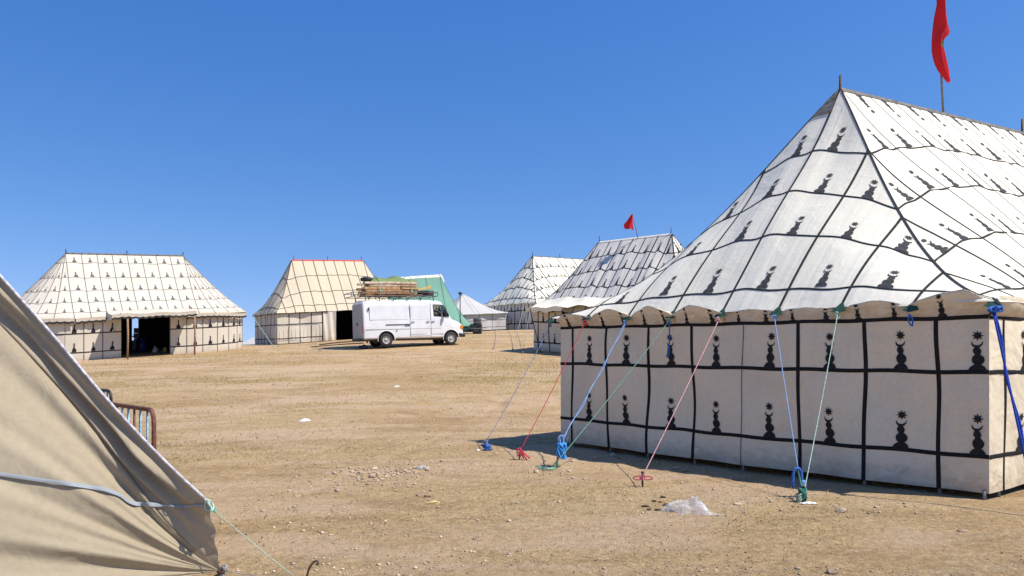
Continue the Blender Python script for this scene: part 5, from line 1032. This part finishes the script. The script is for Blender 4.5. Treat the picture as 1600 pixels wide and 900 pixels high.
for k, (pp, a, b_, c_, mt, lb) in enumerate(rocks[:-1]): rock(gp(*pp), a, b_, c_, M[mt], lb, 100 + k)
o = rock(gp(676, 787), .085, .035, .03, flat('yellow_wood', (.62, .48, .2), .8), 'yellowish wood chip on the sand below the rubble patch', 300, 'wood_chip', 'wood', None)
for k, (pp, lb) in enumerate((((668, 777), 'dark crumpled lump above the wood chip'), ((655, 775), 'small dark lump left of the wood chip'))): rock(gp(*pp), .05, .03, .03, M['stone2'], lb, 310 + k, 'clod', 'clod', 'dark lumps by the wood chip')
g = np.random.default_rng(5)
for k in range(9):
    px = (1008, 1022, 1032, 1044, 1040, 1028, 1050, 1014, 1036)[k]; py = (791, 784, 785, 796, 790, 797, 799, 796, 778)[k]
    rock(gp(px, py), g.uniform(.02, .05), g.uniform(.015, .03), g.uniform(.012, .025), M['debris'], 'dark bit of dung scattered left of the plastic bag', 330 + k, 'dung_lump', 'dung', 'dark lumps beside the plastic bag')
# scattered pebbles and rubble (one mass)
def pebbles(name, X, Y, size, mat, label, seed):
    g = np.random.default_rng(seed); bm = bmesh.new(); bmesh.ops.create_icosphere(bm, subdivisions=1, radius=1); bv = np.array([v.co[:] for v in bm.verts]); bm.verts.index_update(); bf = np.array([[v.index for v in f.verts] for f in bm.faces]); bm.free()
    # drop half the detail: use an octahedron-like 6 point stone
    bv = np.array([[1, 0, 0], [-1, 0, 0], [0, 1, 0], [0, -1, 0], [0, 0, 1], [0, 0, -1], [.6, .6, .5], [-.6, .55, .5], [-.6, -.6, .5], [.6, -.6, .45]], float); bf = np.array([[4, 6, 7], [4, 7, 8], [4, 8, 9], [4, 9, 6], [6, 0, 2], [6, 2, 7], [7, 2, 1], [7, 1, 8], [8, 1, 3], [8, 3, 9], [9, 3, 0], [9, 0, 6], [0, 5, 2], [2, 5, 1], [1, 5, 3], [3, 5, 0]])
    n_ = len(X); a = g.uniform(0, 6.28, n_); S = size[:, None] * g.uniform([.7, .5, .35], [1.3, 1.0, .75], (n_, 3)); J = 1 + g.uniform(-.25, .25, (n_, 10, 1)); P = bv[None] * J * S[:, None]
    x = P[..., 0] * np.cos(a)[:, None] - P[..., 1] * np.sin(a)[:, None]; y = P[..., 0] * np.sin(a)[:, None] + P[..., 1] * np.cos(a)[:, None]
    Z = Gm(X, Y) + S[:, 2] * .35; V = np.stack([x + X[:, None], y + Y[:, None], P[..., 2] + Z[:, None]], -1).reshape(-1, 3); Fq = (bf[None] + (np.arange(n_) * 10)[:, None, None]).reshape(-1, 3)
    me = bpy.data.meshes.new(name); me.vertices.add(len(V)); me.vertices.foreach_set('co', V.ravel().astype(np.float32)); me.loops.add(Fq.size); me.loops.foreach_set('vertex_index', Fq.ravel().astype(np.int32)); me.polygons.add(len(Fq)); me.polygons.foreach_set('loop_start', np.arange(0, Fq.size, 3, dtype=np.int32)); me.update(calc_edges=True)
    me.materials.append(mat); o = bpy.data.objects.new(name, me); COL.objects.link(o); tag(o, label, None, None, 'stuff')
def scatter(n_, seed, dmin=4.5, dmax=45, spread=.75):
    g = np.random.default_rng(seed); d = np.exp(g.uniform(math.log(dmin), math.log(dmax), n_)); return g.uniform(-spread, spread, n_) * d, d
X, Y = scatter(30000, 1); cl_ = fbm(X * .6, Y * .6, 77, 3); k = cl_ > .45; X, Y = X[k], Y[k]; pebbles('pebbles', X, Y, np.clip(np.random.default_rng(2).lognormal(-5.15, .5, len(X)), .003, .024) * (1 + Y * .03), M['peb'], 'small tan pebbles strewn over the field', 3)
X, Y = scatter(14000, 11); k = fbm(X * .5, Y * .8, 78, 3) > .46; X, Y = X[k], Y[k]; pebbles('dark_grit', X, Y, np.clip(np.random.default_rng(12).lognormal(-5.5, .4, len(X)), .002, .009) * (1 + Y * .03), M['debris'], 'dark grit and droppings strewn over the field', 13)
X, Y = scatter(12000, 51); k = fbm(X * .5, Y * .8, 79, 3) > .47; X, Y = X[k], Y[k]; pebbles('pale_grit', X, Y, np.clip(np.random.default_rng(52).lognormal(-5.4, .4, len(X)), .002, .012) * (1 + Y * .03), flat('white_grit', (.56, .47, .36), .9, spec=.2), 'pale stone chips strewn over the field', 53)
c0 = gp(600, 738); g = np.random.default_rng(21); X = c0[0] + g.normal(0, .42, 380); Y = c0[1] + g.normal(0, .6, 380); pebbles('rubble', X, Y, np.clip(g.lognormal(-4.1, .5, 380), .006, .05), M['stone'], 'patch of pale rubble in the middle of the field', 22)
c0 = gp(560, 690); X = c0[0] + g.normal(0, 1.6, 500); Y = c0[1] + g.normal(0, 1.6, 500); pebbles('gravel', X, Y, np.clip(g.lognormal(-4.4, .4, 500), .006, .03), M['stone'], 'thin scatter of gravel behind the rubble patch', 23)
# dry grass
def grass(n_, seed):
    g = np.random.default_rng(seed); d = np.exp(g.uniform(math.log(6), math.log(48), n_)); X = g.uniform(-.72, .45, n_) * d; Y = d; k = g.uniform(0, 1, n_) < grassmask(X, Y) * .8 + .10 * np.clip((fbm(X * .9, Y * .9, 61, 3) - .38) * 6, 0, 1) + .015; X, Y = X[k], Y[k]; n_ = len(X)
    a = g.uniform(0, 6.28, n_); h = g.uniform(.012, .045, n_) * (1 + Y * .012); ln = g.uniform(.02, .07, n_) * (1 + Y * .02); w_ = g.uniform(.0015, .0035, n_) * (1 + Y * .08); Z = Gm(X, Y); dx, dy = np.cos(a), np.sin(a)
    V = np.stack([np.stack([X - dy * w_, Y + dx * w_, Z], -1), np.stack([X + dy * w_, Y - dx * w_, Z], -1), np.stack([X + dx * ln, Y + dy * ln, Z + h], -1)], 1).reshape(-1, 3)
    me = bpy.data.meshes.new('dry_grass'); me.from_pydata(V.tolist(), [], np.arange(n_ * 3).reshape(-1, 3).tolist()); me.materials.append(flat('straw', (.34, .255, .105), .9, var=.6, scale=3, spec=.2)); o = bpy.data.objects.new('dry_grass', me); COL.objects.link(o); tag(o, 'sparse dry straw-coloured grass on the field', None, None, 'stuff')
grass(220000, 4)
